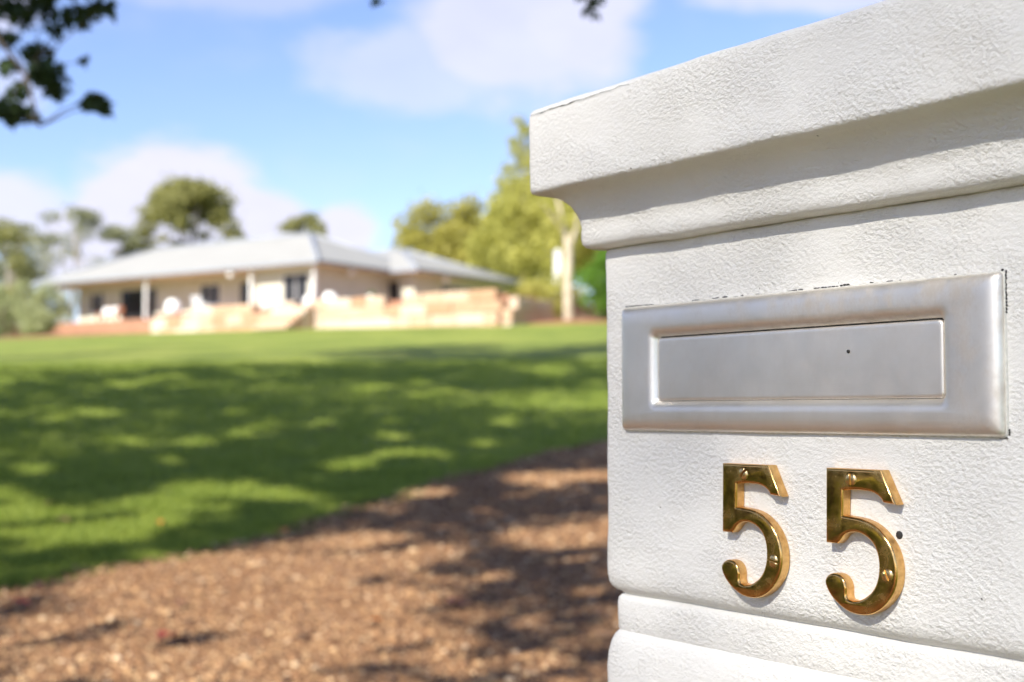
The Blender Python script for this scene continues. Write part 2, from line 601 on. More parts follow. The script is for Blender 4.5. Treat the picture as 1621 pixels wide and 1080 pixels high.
def drive_mesh():
    ys = np.arange(-14, 40, 0.12)
    nx = 28
    t = np.linspace(0, 1, nx)
    L = edge_x(ys)
    X = L[:, None] + t[None, :] * 6.6
    Y = np.repeat(ys[:, None], nx, 1)
    crown = 0.05 * np.minimum(t, 1 - t)[None, :] * 2
    edge = np.where((t == 0) | (t == 1), -0.06, 0.0)[None, :]
    Z = ground(X, Y) + 0.012 + crown + edge
    V = np.stack([X, Y, Z], -1).reshape(-1, 3)
    ny = len(ys)
    i = (np.arange(ny - 1)[:, None] * nx + np.arange(nx - 1)[None, :]).ravel()
    return mesh_np('driveway', V, np.stack([i, i + 1, i + nx + 1, i + nx], -1), M['gravel_bed'], True)


o = ob('driveway', drive_mesh())
tag(o, 'reddish brown gravel driveway crossing in front of the lawn', 'driveway', kind='structure')


def drive_z(x, y):
    t = np.clip((x - edge_x(y)) / 6.6, 0, 1)
    return ground(x, y) + 0.012 + 0.05 * np.minimum(t, 1 - t) * 2


# loose stones of the gravel
def gravel():
    ico = bmesh.new()
    bmesh.ops.create_icosphere(ico, subdivisions=1, radius=1)
    ico.verts.ensure_lookup_table()
    bv = np.array([v.co[:] for v in ico.verts])
    bf = np.array([[v.index for v in f.verts] for f in ico.faces])
    ico.free()
    N = 90000
    y = 4.0 + 13.0 * rng.random(N) ** 1.75
    xl = edge_x(y) - 0.05
    xr = np.maximum(0.10 * y + 0.9, xl + 0.3)
    xl2 = np.maximum(xl, -0.42 * y - 0.5)
    x = xl2 + (xr - xl2) * rng.random(N)
    edge_d = x - xl
    keep = (edge_d > 0.05) | (rng.random(N) < 0.5)
    x, y = x[keep], y[keep]
    N = len(x)
    r = 0.0048 * np.exp(rng.normal(0, 0.5, N)) * (1 + 0.03 * y)
    r = np.clip(r, 0.004, 0.024)
    z = drive_z(x, y) + r * 0.25
    sc = r[:, None] * np.stack([rng.uniform(.8, 1.5, N), rng.uniform(.8, 1.3, N), rng.uniform(.5, .9, N)], -1)
    V = bv[None, :, :] * (1 + 0.22 * rng.normal(0, 1, (N, len(bv), 1)).clip(-1, 1)) * sc[:, None, :]
    a = rng.uniform(0, 2 * math.pi, N)
    c, s = np.cos(a)[:, None], np.sin(a)[:, None]
    V = np.stack([V[:, :, 0] * c - V[:, :, 1] * s, V[:, :, 0] * s + V[:, :, 1] * c, V[:, :, 2]], -1)
    V += np.stack([x, y, z], -1)[:, None, :]
    F = bf[None] + (np.arange(N) * len(bv))[:, None, None]
    o = ob('gravel', mesh_np('gravel', V.reshape(-1, 3), F.reshape(-1, 3), M['stone']))
    tag(o, 'loose red brown and cream gravel stones on the drive', 'gravel', kind='stuff')


gravel()


# ------------------------------------------------------------------ foliage helpers
def leaf_cards(P, length, width, droop=0.2, up=0.0):
    """one folded rhombus (two triangles sharing the midrib) at each point"""
    N = len(P)
    d = rng.normal(0, 1, (N, 3))
    d[:, 2] -= droop
    d /= np.linalg.norm(d, axis=1)[:, None]
    t = rng.normal(0, 1, (N, 3))
    t[:, 2] += up
    s = np.cross(d, t)
    s /= np.linalg.norm(s, axis=1)[:, None] + 1e-9
    nrm = np.cross(d, s)
    L = (length * rng.uniform(.7, 1.3, N))[:, None]
    W = (width * rng.uniform(.7, 1.3, N))[:, None]
    a = P - d * L * .5
    b = P + d * L * .5
    m = P - d * L * .08
    c1 = m + s * W * .5 + nrm * W * .12
    c2 = m - s * W * .5 + nrm * W * .12
    V = np.stack([a, c1, b, c2], 1).reshape(-1, 3)
    i = np.arange(N) * 4
    F = np.stack([np.stack([i, i + 1, i + 2], -1), np.stack([i, i + 2, i + 3], -1)], 1).reshape(-1, 3)
    return V, F


def in_ellipsoid(n):
    v = rng.normal(0, 1, (n, 3))
    v /= np.linalg.norm(v, axis=1)[:, None]
    return v * (rng.random(n)[:, None] ** (1 / 3))


def clumps_points(clumps, per):
    """clumps: list of (cx, cy, cz, r, flat); leaves gather towards each clump's shell"""
    out = []
    for (x, y, z, r, fl) in clumps:
        n = max(6, int(per * r * r))
        v = in_ellipsoid(n)
        rr = np.linalg.norm(v, axis=1)[:, None]
        v = v / (rr + 1e-9) * rr ** 0.55
        v *= (1 + 0.25 * np.sin(v[:, :1] * 7 + x) * np.cos(v[:, 1:2] * 6 + z))
        stray = rng.random(n) < 0.22
        v[stray] *= rng.uniform(1.0, 1.75, (stray.sum(), 1))
        out.append(v * np.array([r, r, r * fl]) + np.array([x, y, z]))
    return np.concatenate(out)


def shell_clumps(cx, cy, cz, rx, ry, rz, n, r0, r1, fl=0.7, seed=0, lower=-0.5, inner=0.75):
    rr = random.Random(seed)
    out = []
    while len(out) < n:
        v = Vector((rr.gauss(0, 1), rr.gauss(0, 1), rr.gauss(0, 1)))
        if v.length < 1e-3:
            continue
        v.normalize()
        if v.z < lower:
            continue
        k = rr.uniform(inner, 1.0)
        out.append((cx + v.x * rx * k, cy + v.y * ry * k, cz + v.z * rz * k, rr.uniform(r0, r1), fl))
    return out


def limbs(mb, basep, topp, r0, r1, targets, seed=0, n=8, clear=None):
    """tapered, slightly crooked trunk and limbs to the clump centres"""
    rr = random.Random(seed)
    b, t = Vector(basep), Vector(topp)
    pts, rad = [], []
    for i in range(7):
        k = i / 6
        p = b.lerp(t, k) + Vector((rr.uniform(-1, 1), rr.uniform(-1, 1), 0)) * r0 * 0.5 * (k > 0)
        pts.append(p)
        rad.append(r0 * (1.35 if i == 0 else 1) * (1 - k) + r1 * k)
    mb.tube(pts, rad, n)
    for (x, y, z, *_) in targets:
        k = rr.uniform(0.45, 0.98)
        i = min(int(k * 6), 5)
        s = pts[i].lerp(pts[i + 1], k * 6 - i)
        e = Vector((x, y, z))
        mid = s.lerp(e, 0.5) + Vector((0, 0, 0.08 * (e - s).length))
        rl = max(rad[i] * 0.42, 0.03)
        if clear is not None and not all(clear(s.lerp(e, q)) for q in (0, .25, .5, .75, 1)):
            continue
        mb.tube([s, mid, e], [rl, rl * .6, rl * .22], 5)


def tree(name, loc, label, cat, leafm, barkm, clumps, trunk_top, r0, r1, per, L, W, n_limbs=10, group=None, seed=1, cull=None, trunk=True, clear=None):
    root = empty(name, loc)
    tag(root, label, cat, group)
    if trunk:
        mb = MB()
        tg = clumps[::max(1, len(clumps) // max(n_limbs, 1))][:n_limbs] if n_limbs else []
        limbs(mb, (0, 0, -0.4), trunk_top, r0, r1, tg, seed, clear=clear)
        mb.build('trunk', barkm, root, True)
    P = clumps_points(clumps, per)
    if cull is not None:
        P = P[cull(P + np.array(loc))]
    V, F = leaf_cards(P, L, W)
    ob('crown', mesh_np('crown', V, F, leafm), root)
    return root


def gz(x, y):
    return float(ground(x, y))


# ------------------------------------------------------------------ gate pillar with letter plate and numerals
PX, PY = 0.23632, 0.64148            # foot of the plate's right edge on the front face
PILLAR_W, PILLAR_D = 0.345, 0.345
PL, PRR = -0.306, -0.306 + PILLAR_W  # left and right edge on the local x axis (front face is local y = 0)
CAMH = 1.1
pillar = empty('gate_pillar', (PX, PY, 0), R(-55))
tag(pillar, 'white rendered gate pillar with moulded cap, steel letter plate and brass 55', 'gate pillar')


def ring(d, rad, z, step=0.006):
    """points of a rounded square section grown by d"""
    x0, x1, y0, y1 = PL - d, PRR + d, -d, PILLAR_D + d
    pts = []

    def side(a, b, fine):
        n = max(2, int(math.dist(a, b) / (step if fine else 0.03)))
        for i in range(n):
            t = i / n
            pts.append((a[0] + (b[0] - a[0]) * t, a[1] + (b[1] - a[1]) * t, z))

    def arc(cx, cy, a0):
        for i in range(5):
            a = a0 + (math.pi / 2) * i / 5
            pts.append((cx + rad * math.cos(a), cy + rad * math.sin(a), z))
    side((x0 + rad, y0), (x1 - rad, y0), True)
    arc(x1 - rad, y0 + rad, -math.pi / 2)
    side((x1, y0 + rad), (x1, y1 - rad), False)
    arc(x1 - rad, y1 - rad, 0)
    side((x1 - rad, y1), (x0 + rad, y1), False)
    arc(x0 + rad, y1 - rad, math.pi / 2)
    side((x0, y1 - rad), (x0, y0 + rad), False)
    arc(x0 + rad, y0 + rad, math.pi)
    return pts


def loft(name, prof, rad, amp=0.0006, seed=0.0):
    """prof: (grow, height over the camera level) in mm from bottom to top"""
    # refine long steps so that the hand-trowelled unevenness is in the mesh
    P = [prof[0]]
    for a, b in zip(prof, prof[1:]):
        n = max(1, int(math.dist(a, b) / 7)) if abs(b[1]) < 330 else max(1, int(math.dist(a, b) / 60))
        for i in range(1, n + 1):
            P.append((a[0] + (b[0] - a[0]) * i / n, a[1] + (b[1] - a[1]) * i / n))
    base_ring = ring(0, rad, 0)
    n = len(base_ring)
    V, F = [], []
    cxm, cym = (PL + PRR) / 2, PILLAR_D / 2
    for d, v in P:
        d /= 1000
        z = CAMH + v / 1000
        hw = PILLAR_W / 2
        for (x, y, _) in base_ring:
            # grow each side outwards
            sx = (x - cxm) / hw
            sy = (y - cym) / (PILLAR_D / 2)
            X = x + d * max(-1, min(1, sx * 1.0))
            Y = y + d * max(-1, min(1, sy * 1.0))
            q = Vector((X * 22 + seed, Y * 22, z * 22))
            k = noise.noise(q) * amp + noise.noise(q * 4.1) * amp * 0.45
            rx, ry = X - cxm, Y - cym
            m_ = max(abs(rx), abs(ry))
            ox = rx / m_ if abs(rx) > 0.9 * m_ else 0
            oy = ry / m_ if abs(ry) > 0.9 * m_ else 0
            V.append((X + ox * k, Y + oy * k, z + noise.noise(q + Vector((7, 3, 1))) * amp * 0.8))
    for i in range(len(P) - 1):
        for k in range(n):
            F.append((i * n + k, i * n + (k + 1) % n, (i + 1) * n + (k + 1) % n, (i + 1) * n + k))
    F.append(tuple(range(n))[::-1])
    F.append(tuple((len(P) - 1) * n + k for k in range(n)))
    return ob(name, mesh_py(name, V, F, M['stucco'], True), pillar)


def arc_pts(c, r, a0, a1, n):
    return [(c[0] + r * math.cos(R(a0 + (a1 - a0) * i / n)), c[1] + r * math.sin(R(a0 + (a1 - a0) * i / n))) for i in range(n + 1)]


# base block, neck band, shaft, cap (grow mm, height mm above camera level)
loft('base_block', [(0, -1150), (0, -330), (0.3, -250), (0.3, -166), (-0.2, -157), (-1.4, -150), (-3.0, -145.5), (-5.2, -142.6), (-10, -141.5)], 0.007, 0.0008, 3.0)
loft('neck_band', [(-7.0, -146), (-4.8, -141), (-4.6, -124), (-5.0, -121.2), (-6.5, -119.2), (-10, -118.2)], 0.006, 0.0007, 9.0)
loft('shaft', [(-9, -119.6), (-7, -117.6), (-4.6, -116.4), (-2.2, -114.2), (-0.8, -111.2), (0, -106), (0, 104.5), (-0.6, 106.6), (-3, 107.4)], 0.0055, 0.0006, 1.0)
cove = arc_pts((12.5 - 1.0, 121.0), 0, 0, 0, 1)[:1]
cap_prof = [(-6, 106.8), (7.5, 107.6), (10.4, 108.6), (11.8, 110.6), (12.2, 114), (12.2, 118.6), (11.8, 121.2)]
cap_prof += [(12.6, 126), (14.2, 131.5), (17.0, 137), (21.0, 141.4), (26.0, 144.2), (30.5, 145.2)]
cap_prof += [(34.6, 145.3), (36.2, 146.0), (36.9, 147.6), (37.0, 150), (37.0, 198.6), (36.6, 201.0), (35.4, 202.6), (33.4, 203.4), (0, 209), (-60, 219), (-120, 226)]
loft('cap', cap_prof, 0.0058, 0.0011, 5.0)
cr = MB()
cpts = [(-0.3375 + 0.0045 * i, -0.0373 - 0.0002 * random.random(), CAMH + 0.1985 + 0.0011 * noise.noise(Vector((i * .5, 3, 1))) + 0.000045 * i) for i in range(24)]
cr.tube(cpts, [0.00008 + 0.0003 * random.random() * (1 - abs(i - 8) / 18) for i in range(24)], 5)
cr.build('hairline_crack', M['sealant'], pillar)


def rrect(x0, x1, z0, z1, r, n=6):
    out = []
    for cx, cz, a0 in ((x1 - r, z1 - r, 0), (x0 + r, z1 - r, 90), (x0 + r, z0 + r, 180), (x1 - r, z0 + r, 270)):
        for i in range(n + 1):
            a = R(a0 + 90 * i / n)
            out.append((cx + r * math.cos(a), cz + r * math.sin(a)))
    return out


def rings_mesh(name, rings, m, parent, close_first=False, close_last=False, smooth=True):
    """rings: list of (rect, w) in mm; w is the distance out of the front face"""
    V, F = [], []
    n = len(rings[0][0])
    for pts, w in rings:
        for (u, v) in pts:
            V.append((u / 1000, -w / 1000, CAMH + v / 1000))
    for i in range(len(rings) - 1):
        for k in range(n):
            F.append((i * n + k, (i + 1) * n + k, (i + 1) * n + (k + 1) % n, i * n + (k + 1) % n))
    if close_last:
        F.append(tuple((len(rings) - 1) * n + k for k in range(n))[::-1])
    if close_first:
        F.append(tuple(range(n)))
    return ob(name, mesh_py(name, V, F, m, smooth), parent)


# letter plate: rolled rim, flat face, soft slope down into the flap opening
U0, U1, V0, V1 = -283.6, -0.6, -12.2, 66.6
FU0, FU1, FV0, FV1 = -249.0, -34.0, 6.2, 46.8


def between(t, r):
    return rrect(U0 + (FU0 - U0) * t, U1 + (FU1 - U1) * t, V0 + (FV0 - V0) * t, V1 + (FV1 - V1) * t, r)


def inset(k, r):
    return rrect(U0 + k, U1 - k, V0 + k, V1 - k, r)


def outset(k, r):
    return rrect(FU0 - k, FU1 + k, FV0 - k, FV1 + k, r)


def fr_(k):
    """outline of the flap: wider gap at the top and left, almost none at the right and bottom"""
    return rrect(FU0 + 0.8 + k, FU1 - 0.28 - k, FV0 + 0.28 + k, FV1 - 1.15 - k, 2.6)


plate = rings_mesh('letter_plate', [
    (inset(0, 2.5), -1.0), (inset(0, 2.5), 1.6), (inset(0.35, 2.6), 2.8), (inset(1.2, 3.0), 3.9), (inset(2.6, 3.4), 4.8), (inset(4.6, 4), 5.5),
    (inset(7.5, 4.5), 5.9), (inset(11, 5), 6.0), (outset(6.5, 6), 6.0), (outset(4.2, 5), 5.7), (outset(2.6, 4), 4.9), (outset(1.3, 3.2), 3.7),
    (outset(0.5, 2.6), 2.6), (outset(0.0, 2.4), 2.0), (outset(-0.2, 2.4), 0.4)], M['steel'], pillar)
flap = rings_mesh('flap', [
    (fr_(0.0), 0.4), (fr_(0.0), 2.2), (fr_(0.25), 2.75), (fr_(0.9), 3.05), (fr_(2.2), 3.1)], M['steel'], plate, close_last=True)
back = rings_mesh('backing', [(outset(3, 2.6), 0.0), (outset(3, 2.6), 0.35)], M['sealant'], plate, close_last=True)  # black sheet painting in the shadow line round the flap


def blob_bits(name, spots, m, parent):
    """small irregular bits stuck on the face: (u, v, half width, half height) mm"""
    mb = MB()
    for (u, v, a, b) in spots:
        n = 9
        pts = []
        for k in range(n):
            t = 2 * math.pi * k / n
            q = random.uniform(0.55, 1.25)
            pts.append((u + a * q * math.cos(t), v + b * q * math.sin(t)))
        h = min(a, b) * 0.7 + 0.15
        Vv = [(p[0] / 1000, 0.0008, CAMH + p[1] / 1000) for p in pts]
        Vv += [((u + (p[0] - u) * .7) / 1000, -h / 1000, CAMH + (v + (p[1] - v) * .7) / 1000) for p in pts]
        Ff = [(k, (k + 1) % n, n + (k + 1) % n, n + k) for k in range(n)] + [tuple(n + k for k in range(n))]
        mb.add(Vv, Ff)
    return mb.build(name, m, parent, True)


rings_mesh('sealant_bead', [(inset(-0.9, 3.2), -0.3), (inset(-0.8, 3.1), 0.5), (inset(-0.4, 2.9), 0.9), (inset(0.1, 2.6), 1.0)], M['clear_sealant'], plate)
spots = [(-282 + 1.9 * i, 67.7 + random.uniform(-.15, .15), 1.4, 0.5) for i in range(12)]
for i in range(26):
    u = random.choice([random.gauss(-110, 28), random.gauss(-95, 22), random.gauss(-190, 22), random.uniform(-280, -5)])
    if -280 < u < -2:
        near = random.random() < 0.85
        spots.append((u, 67.3 + (random.uniform(0, .5) if near else random.uniform(.6, 4)), random.uniform(.8, 3.6) if near else random.uniform(.25, .6), random.uniform(.25, .6)))
spots += [(-120 + 2.6 * i, 67.6, 1.8, 0.6) for i in range(7)] + [(-101 + 2 * i, 67.8, 1.5, .8) for i in range(3)]
spots += [(0.3 + random.uniform(-.2, .3), 66.5 - 1.6 * i, 0.7, 1.2) for i in range(13)] + [(-1.5, 67.6, 1.0, .7)]
spots += [(0.6, -9 - 1.1 * i, .6, .8) for i in range(3)] + [(-0.8 - 1.2 * i, -12.9, .9, .5) for i in range(4)]
spots += [(-279 + 1.5 * i, -12.7, 1.0, .35) for i in range(3)]
blob_bits('sealant_residue', spots, M['sealant'], plate)
spots = [(random.uniform(-281, -3), -12.6 + random.uniform(-.3, .2), random.uniform(1, 5), random.uniform(.3, .75)) for i in range(60)]
spots += [(random.uniform(-281, -3), 67.2 + random.uniform(-.2, .3), random.uniform(2, 7), random.uniform(.25, .45)) for i in range(40)]
spots += [(-284.0 + random.uniform(-.3, .1), random.uniform(-11, 65), random.uniform(.3, .5), random.uniform(1, 3)) for i in range(14)]
blob_bits('clear_sealant_bead', spots, M['clear_sealant'], plate)
# one dark speck stuck on the flap
sp = MB()
sp.lathe([(0.0010, 0), (0.0009, 0.0006), (0.0003, 0.0009)], 8)
s_ = sp.build('dirt_speck', M['sealant'], flap, True)
s_.rotation_euler = (R(90), R(35), 0)
s_.location = (-0.0945, -0.0032, CAMH + 0.0318)

# brass numerals
FIVE = [(-108.0, -30.4), (-70.7, -30.4), (-61.6, -47.7), (-69.9, -47.0), (-71.4, -45.0), (-74.6, -42.9), (-78.9, -41.7), (-87.1, -41.2), (-93.0, -41.4), (-96.4, -42.0),
        (-96.8, -55.2), (-92.0, -55.5), (-83.8, -56.4), (-75.8, -59.1), (-69.1, -64.0), (-64.7, -69.4), (-62.2, -75.4), (-61.4, -81.8), (-62.3, -88.7), (-65.4, -94.8), (-70.9, -100.6),
        (-77.7, -104.6), (-84.7, -106.2), (-92.9, -105.6), (-100.0, -102.6), (-106.0, -98.0), (-109.1, -93.4), (-109.5, -90.4), (-107.7, -87.7), (-104.0, -86.2), (-99.4, -86.8),
        (-96.2, -89.4), (-94.9, -93.0), (-95.0, -96.4), (-94.2, -98.7), (-91.0, -99.5), (-85.7, -98.4), (-80.1, -95.1), (-76.4, -91.1), (-74.2, -86.4), (-73.3, -80.9), (-73.8, -74.9),
        (-76.2, -69.4), (-80.5, -65.7), (-86.3, -63.7), (-92.2, -63.9), (-96.2, -65.6), (-98.8, -68.4), (-101.2, -70.3), (-108.6, -70.4)]
CORNERS = {0, 1, 2, 3, 9, 10, 49, 35, 48}


def smooth_outline(P, corners, per=4):
    n = len(P)
    out = []
    for i in range(n):
        p1, p2 = P[i], P[(i + 1) % n]
        p0 = P[i - 1] if i not in corners else (2 * p1[0] - p2[0], 2 * p1[1] - p2[1])
        p3 = P[(i + 2) % n] if (i + 1) % n not in corners else (2 * p2[0] - p1[0], 2 * p2[1] - p1[1])
        straight = i in corners and (i + 1) % n in corners
        k = 1 if straight else per
        for j in range(k):
            t = j / k
            out.append(tuple(0.5 * ((2 * b) + (-a + c) * t + (2 * a - 5 * b + 4 * c - d) * t * t + (-a + 3 * b - 3 * c + d) * t ** 3)
                             for a, b, c, d in zip(p0, p1, p2, p3)))
    return out


def numeral_mesh():
    pts = smooth_outline(FIVE, CORNERS)
    u0 = -85.4
    v0 = -68.3
    cu = bpy.data.curves.new('numeral_outline', 'CURVE')
    cu.dimensions = '2D'
    cu.fill_mode = 'BOTH'
    bev = 0.0015
    cu.extrude = 0.0035 - bev * 0.8
    cu.bevel_depth = bev
    cu.bevel_resolution = 4
    cu.offset = -bev
    s = cu.splines.new('POLY')
    s.points.add(len(pts) - 1)
    for q, (u, v) in zip(s.points, pts):
        q.co = ((u - u0) / 1000, (v - v0) / 1000, 0, 1)
    s.use_cyclic_u = True
    tmp = bpy.data.objects.new('numeral_tmp', cu)
    COL.objects.link(tmp)
    dg = bpy.context.evaluated_depsgraph_get()
    me = bpy.data.meshes.new_from_object(tmp.evaluated_get(dg))
    bpy.data.objects.remove(tmp)
    bpy.data.curves.remove(cu)
    me.name = 'numeral_five'
    me.materials.clear()
    me.materials.append(M['brass'])
    me.materials.append(M['brass_side'])
    for p in me.polygons:
        p.use_smooth = True
        p.material_index = 1 if abs(p.normal.z) < 0.25 else 0
    bm = bmesh.new()
    bm.from_mesh(me)
    bmesh.ops.remove_doubles(bm, verts=bm.verts[:], dist=1e-6)
    for e in bm.edges:
        if len(e.link_faces) == 2 and e.calc_face_angle(0) > R(32):
            e.smooth = False
    bm.to_mesh(me)
    bm.free()
    return me, u0, v0


NUM, NU0, NV0 = numeral_mesh()


def screw_mesh():
    """slotted raised-head screw: two half domes either side of the slot, over a disc"""
    mb = MB()
    r, h, slot = 0.0031, 0.0012, 0.0006
    for sgn in (-1, 1):
        pts = []
        n, rings_n = 12, 5
        V, F = [], []
        for i in range(rings_n + 1):
            a = (math.pi / 2) * i / rings_n
            rr, z = r * math.cos(a), h * math.sin(a)
            for k in range(n + 1):
                t = -math.pi / 2 + math.pi * k / n
                x = max(rr * math.cos(t), 0.0) + slot
                V.append((sgn * x, rr * math.sin(t), z + 0.0002))
        for i in range(rings_n):
            for k in range(n):
                F.append((i * (n + 1) + k, i * (n + 1) + k + 1, (i + 1) * (n + 1) + k + 1, (i + 1) * (n + 1) + k))
        # slot wall
        wall = [i * (n + 1) for i in range(rings_n + 1)] + [i * (n + 1) + n for i in range(rings_n, -1, -1)]
        F.append(tuple(wall))
        if sgn < 0:
            F = [f[::-1] for f in F]
        mb.add(V, F)
    nf = len(mb.F)
    mb.lathe([(r * 1.22, -0.0006), (r * 1.22, 0.0001), (r * 0.3, 0.0002)], 20)
    me = mb.mesh('screw', M['brass_screw'], False)
    me.materials.append(M['sealant'])  # disc in black: shade of the slot and head rim painted in
    for i, p in enumerate(me.polygons):
        p.material_index = 1 if i >= nf else 0
        p.use_smooth = i < nf and len(p.vertices) == 4
    return me


SCREW = screw_mesh()
for du, name_lab, slots in ((-79.3, 'left brass numeral 5 with slotted screws', (-38, 80)), (0.0, 'right brass numeral 5 with slotted screws', (2, 25))):
    nm = ob('numeral_five', NUM, pillar)
    nm.rotation_euler = (R(90), 0, 0)
    nm.location = ((NU0 + du) / 1000, -0.0035, CAMH + NV0 / 1000)
    nm['label'] = name_lab
    for (su, sv), ang in zip(((-90.3, -35.9), (-67.3, -83.7)), slots):
        sc_ = ob('screw', SCREW, nm)
        sc_.location = ((su - NU0) / 1000, (sv - NV0) / 1000, 0.00355)
        sc_.rotation_euler = (0, 0, R(ang))
# an empty screw hole with a bit of plug beside the right numeral
hb = MB()
hb.lathe([(0.0021, -0.001), (0.0022, 0.0005), (0.0014, 0.0010), (0.0003, 0.0012)], 9)
h_ = hb.build('old_wall_plug', M['sealant'], pillar, True)
h_.rotation_euler = (R(90), 0, 0)
h_.location = (-0.0650, 0, CAMH - 0.0635)

# ------------------------------------------------------------------ house on the rise
HA = R(-34)
HX, HY, HZ = -10.2, 70.2, 9.0        # front corner of the eaves
FLOOR = 6.3
house = empty('house', (HX, HY, FLOOR), HA)
tag(house, 'low white weatherboard house with pale hipped roof on the rise', 'house')
EV = HZ - FLOOR                      # eaves height over the floor
E1 = np.array([-math.cos(R(34)), math.sin(R(34))])
E2 = np.array([math.sin(R(34)), math.cos(R(34))])


def hp(x, y):
    """house plan (x right along the front, y back) to world"""
    p = np.array([HX, HY]) - E1 * x + E2 * y
    return float(p[0]), float(p[1])


def wall_with_openings(name, a0, a1, depth0, depth1, z0, z1, opens, along='x', m='board'):
    """a wall as boxes round its openings; opens: (s0, s1, b, t)"""
    mb = MB()

    def bx(s0, s1, b, t):
        if s1 - s0 < 1e-3 or t - b < 1e-3:
            return
        if along == 'x':
            mb.box(s0, s1, depth0, depth1, b, t)
        else:
            mb.box(depth0, depth1, s0, s1, b, t)
    cur = a0
    for (s0, s1, b, t) in sorted(opens):
        bx(cur, s0, z0, z1)
        bx(s0, s1, z0, b)
        bx(s0, s1, t, z1)
        cur = s1
    bx(cur, a1, z0, z1)
    return mb.build(name, M[m], house)


def window(s0, s1, b, t, depth, out, along='x', name='window', nx=2, dark=False):
    """frame with mullions, panes set back; depth = outer wall face, out = outward sign on that axis"""
    fm = MB()
    w = 0.05
    d0, d1 = sorted((depth + out * 0.03, depth - out * 0.06))

    def bx(mb, u0, u1, z0, z1, e0, e1):
        if along == 'x':
            mb.box(u0, u1, e0, e1, z0, z1)
        else:
            mb.box(e0, e1, u0, u1, z0, z1)
    bx(fm, s0, s1, t - w, t, d0, d1)
    bx(fm, s0, s1, b, b + w, d0, d1)
    bx(fm, s0, s0 + w, b + w, t - w, d0, d1)
    bx(fm, s1 - w, s1, b + w, t - w, d0, d1)
    for i in range(1, nx):
        c = s0 + (s1 - s0) * i / nx
        bx(fm, c - w * .4, c + w * .4, b + w, t - w, d0, d1)
    fr = fm.build(name, M['frame_dark' if dark else 'white'], house)
    p0, p1 = sorted((depth - out * 0.02, depth - out * 0.035))
    for i in range(nx):
        pm = MB()
        c0 = s0 + (s1 - s0) * i / nx + (w if i == 0 else w * .4)
        c1 = s0 + (s1 - s0) * (i + 1) / nx - (w if i == nx - 1 else w * .4)
        bx(pm, c0, c1, b + w, t - w, p0, p1)
        pm.build('pane', M['glass'], fr)
    if b > 0.3:
        sm = MB()
        e0, e1 = sorted((depth + out * 0.002, depth + out * 0.12))
        bx(sm, s0 - .05, s1 + .05, b - .08, b - .003, e0, e1)
        sm.build('sill', M['white'], fr)


# walls: veranda wall, front corner room, side walls, far wing
TOP = EV - 0.06
wall_with_openings('wall', -22.0, -5.5, 2.2, 2.4, 0, TOP, [(-18.0, -14.9, 0.002, 2.15), (-11.1, -9.5, 0.95, 2.15), (-7.8, -6.8, 0.002, 2.1), (-20.9, -19.6, 0.9, 2.1)])
wall_with_openings('wall', -5.5, -0.9, 0.9, 1.1, 0, TOP, [(-3.3, -1.4, 0.35, 2.2)])
wall_with_openings('wall', 1.1, 2.2, -5.7, -5.5, 0, TOP, [], 'y')
wall_with_openings('wall', 1.1, 6.9, -1.1, -0.9, 0, TOP, [], 'y')
wall_with_openings('wall', -0.9, 1.0, 6.9, 7.1, 0, TOP, [(-0.75, -0.1, 0.002, 2.15)])
wall_with_openings('wall', 7.1, 16.1, 0.8, 1.0, 0, TOP, [(9.4, 12.7, 0.9, 2.1), (14.0, 15.2, 0.9, 2.1)], 'y')
wall_with_openings('wall', 2.4, 11.1, -22.0, -21.8, 0, TOP, [(5, 7, 0.9, 2.1)], 'y')
wall_with_openings('wall', -22.0, -11, 11.1, 11.3, 0, TOP, [])
wall_with_openings('wall', -11, 0.8, 15.9, 16.1, 0, TOP, [])
wall_with_openings('wall', 11.3, 16.1, -11.2, -11.0, 0, TOP, [], 'y')
window(-18.0, -14.9, 0.002, 2.15, 2.2, -1, name='sliding_door', nx=3, dark=True)
window(-11.1, -9.5, 0.95, 2.15, 2.2, -1, nx=2)
window(-7.8, -6.8, 0.002, 2.1, 2.2, -1, name='door', nx=1, dark=True)
window(-20.9, -19.6, 0.9, 2.1, 2.2, -1, nx=2)
window(-3.3, -1.4, 0.35, 2.2, 0.9, -1, nx=2)
window(-0.75, -0.1, 0.002, 2.15, 6.9, -1, name='door', nx=1, dark=True)
window(9.4, 12.7, 0.9, 2.1, 1.0, 1, 'y', nx=3)
window(14.0, 15.2, 0.9, 2.1, 1.0, 1, 'y', nx=2)


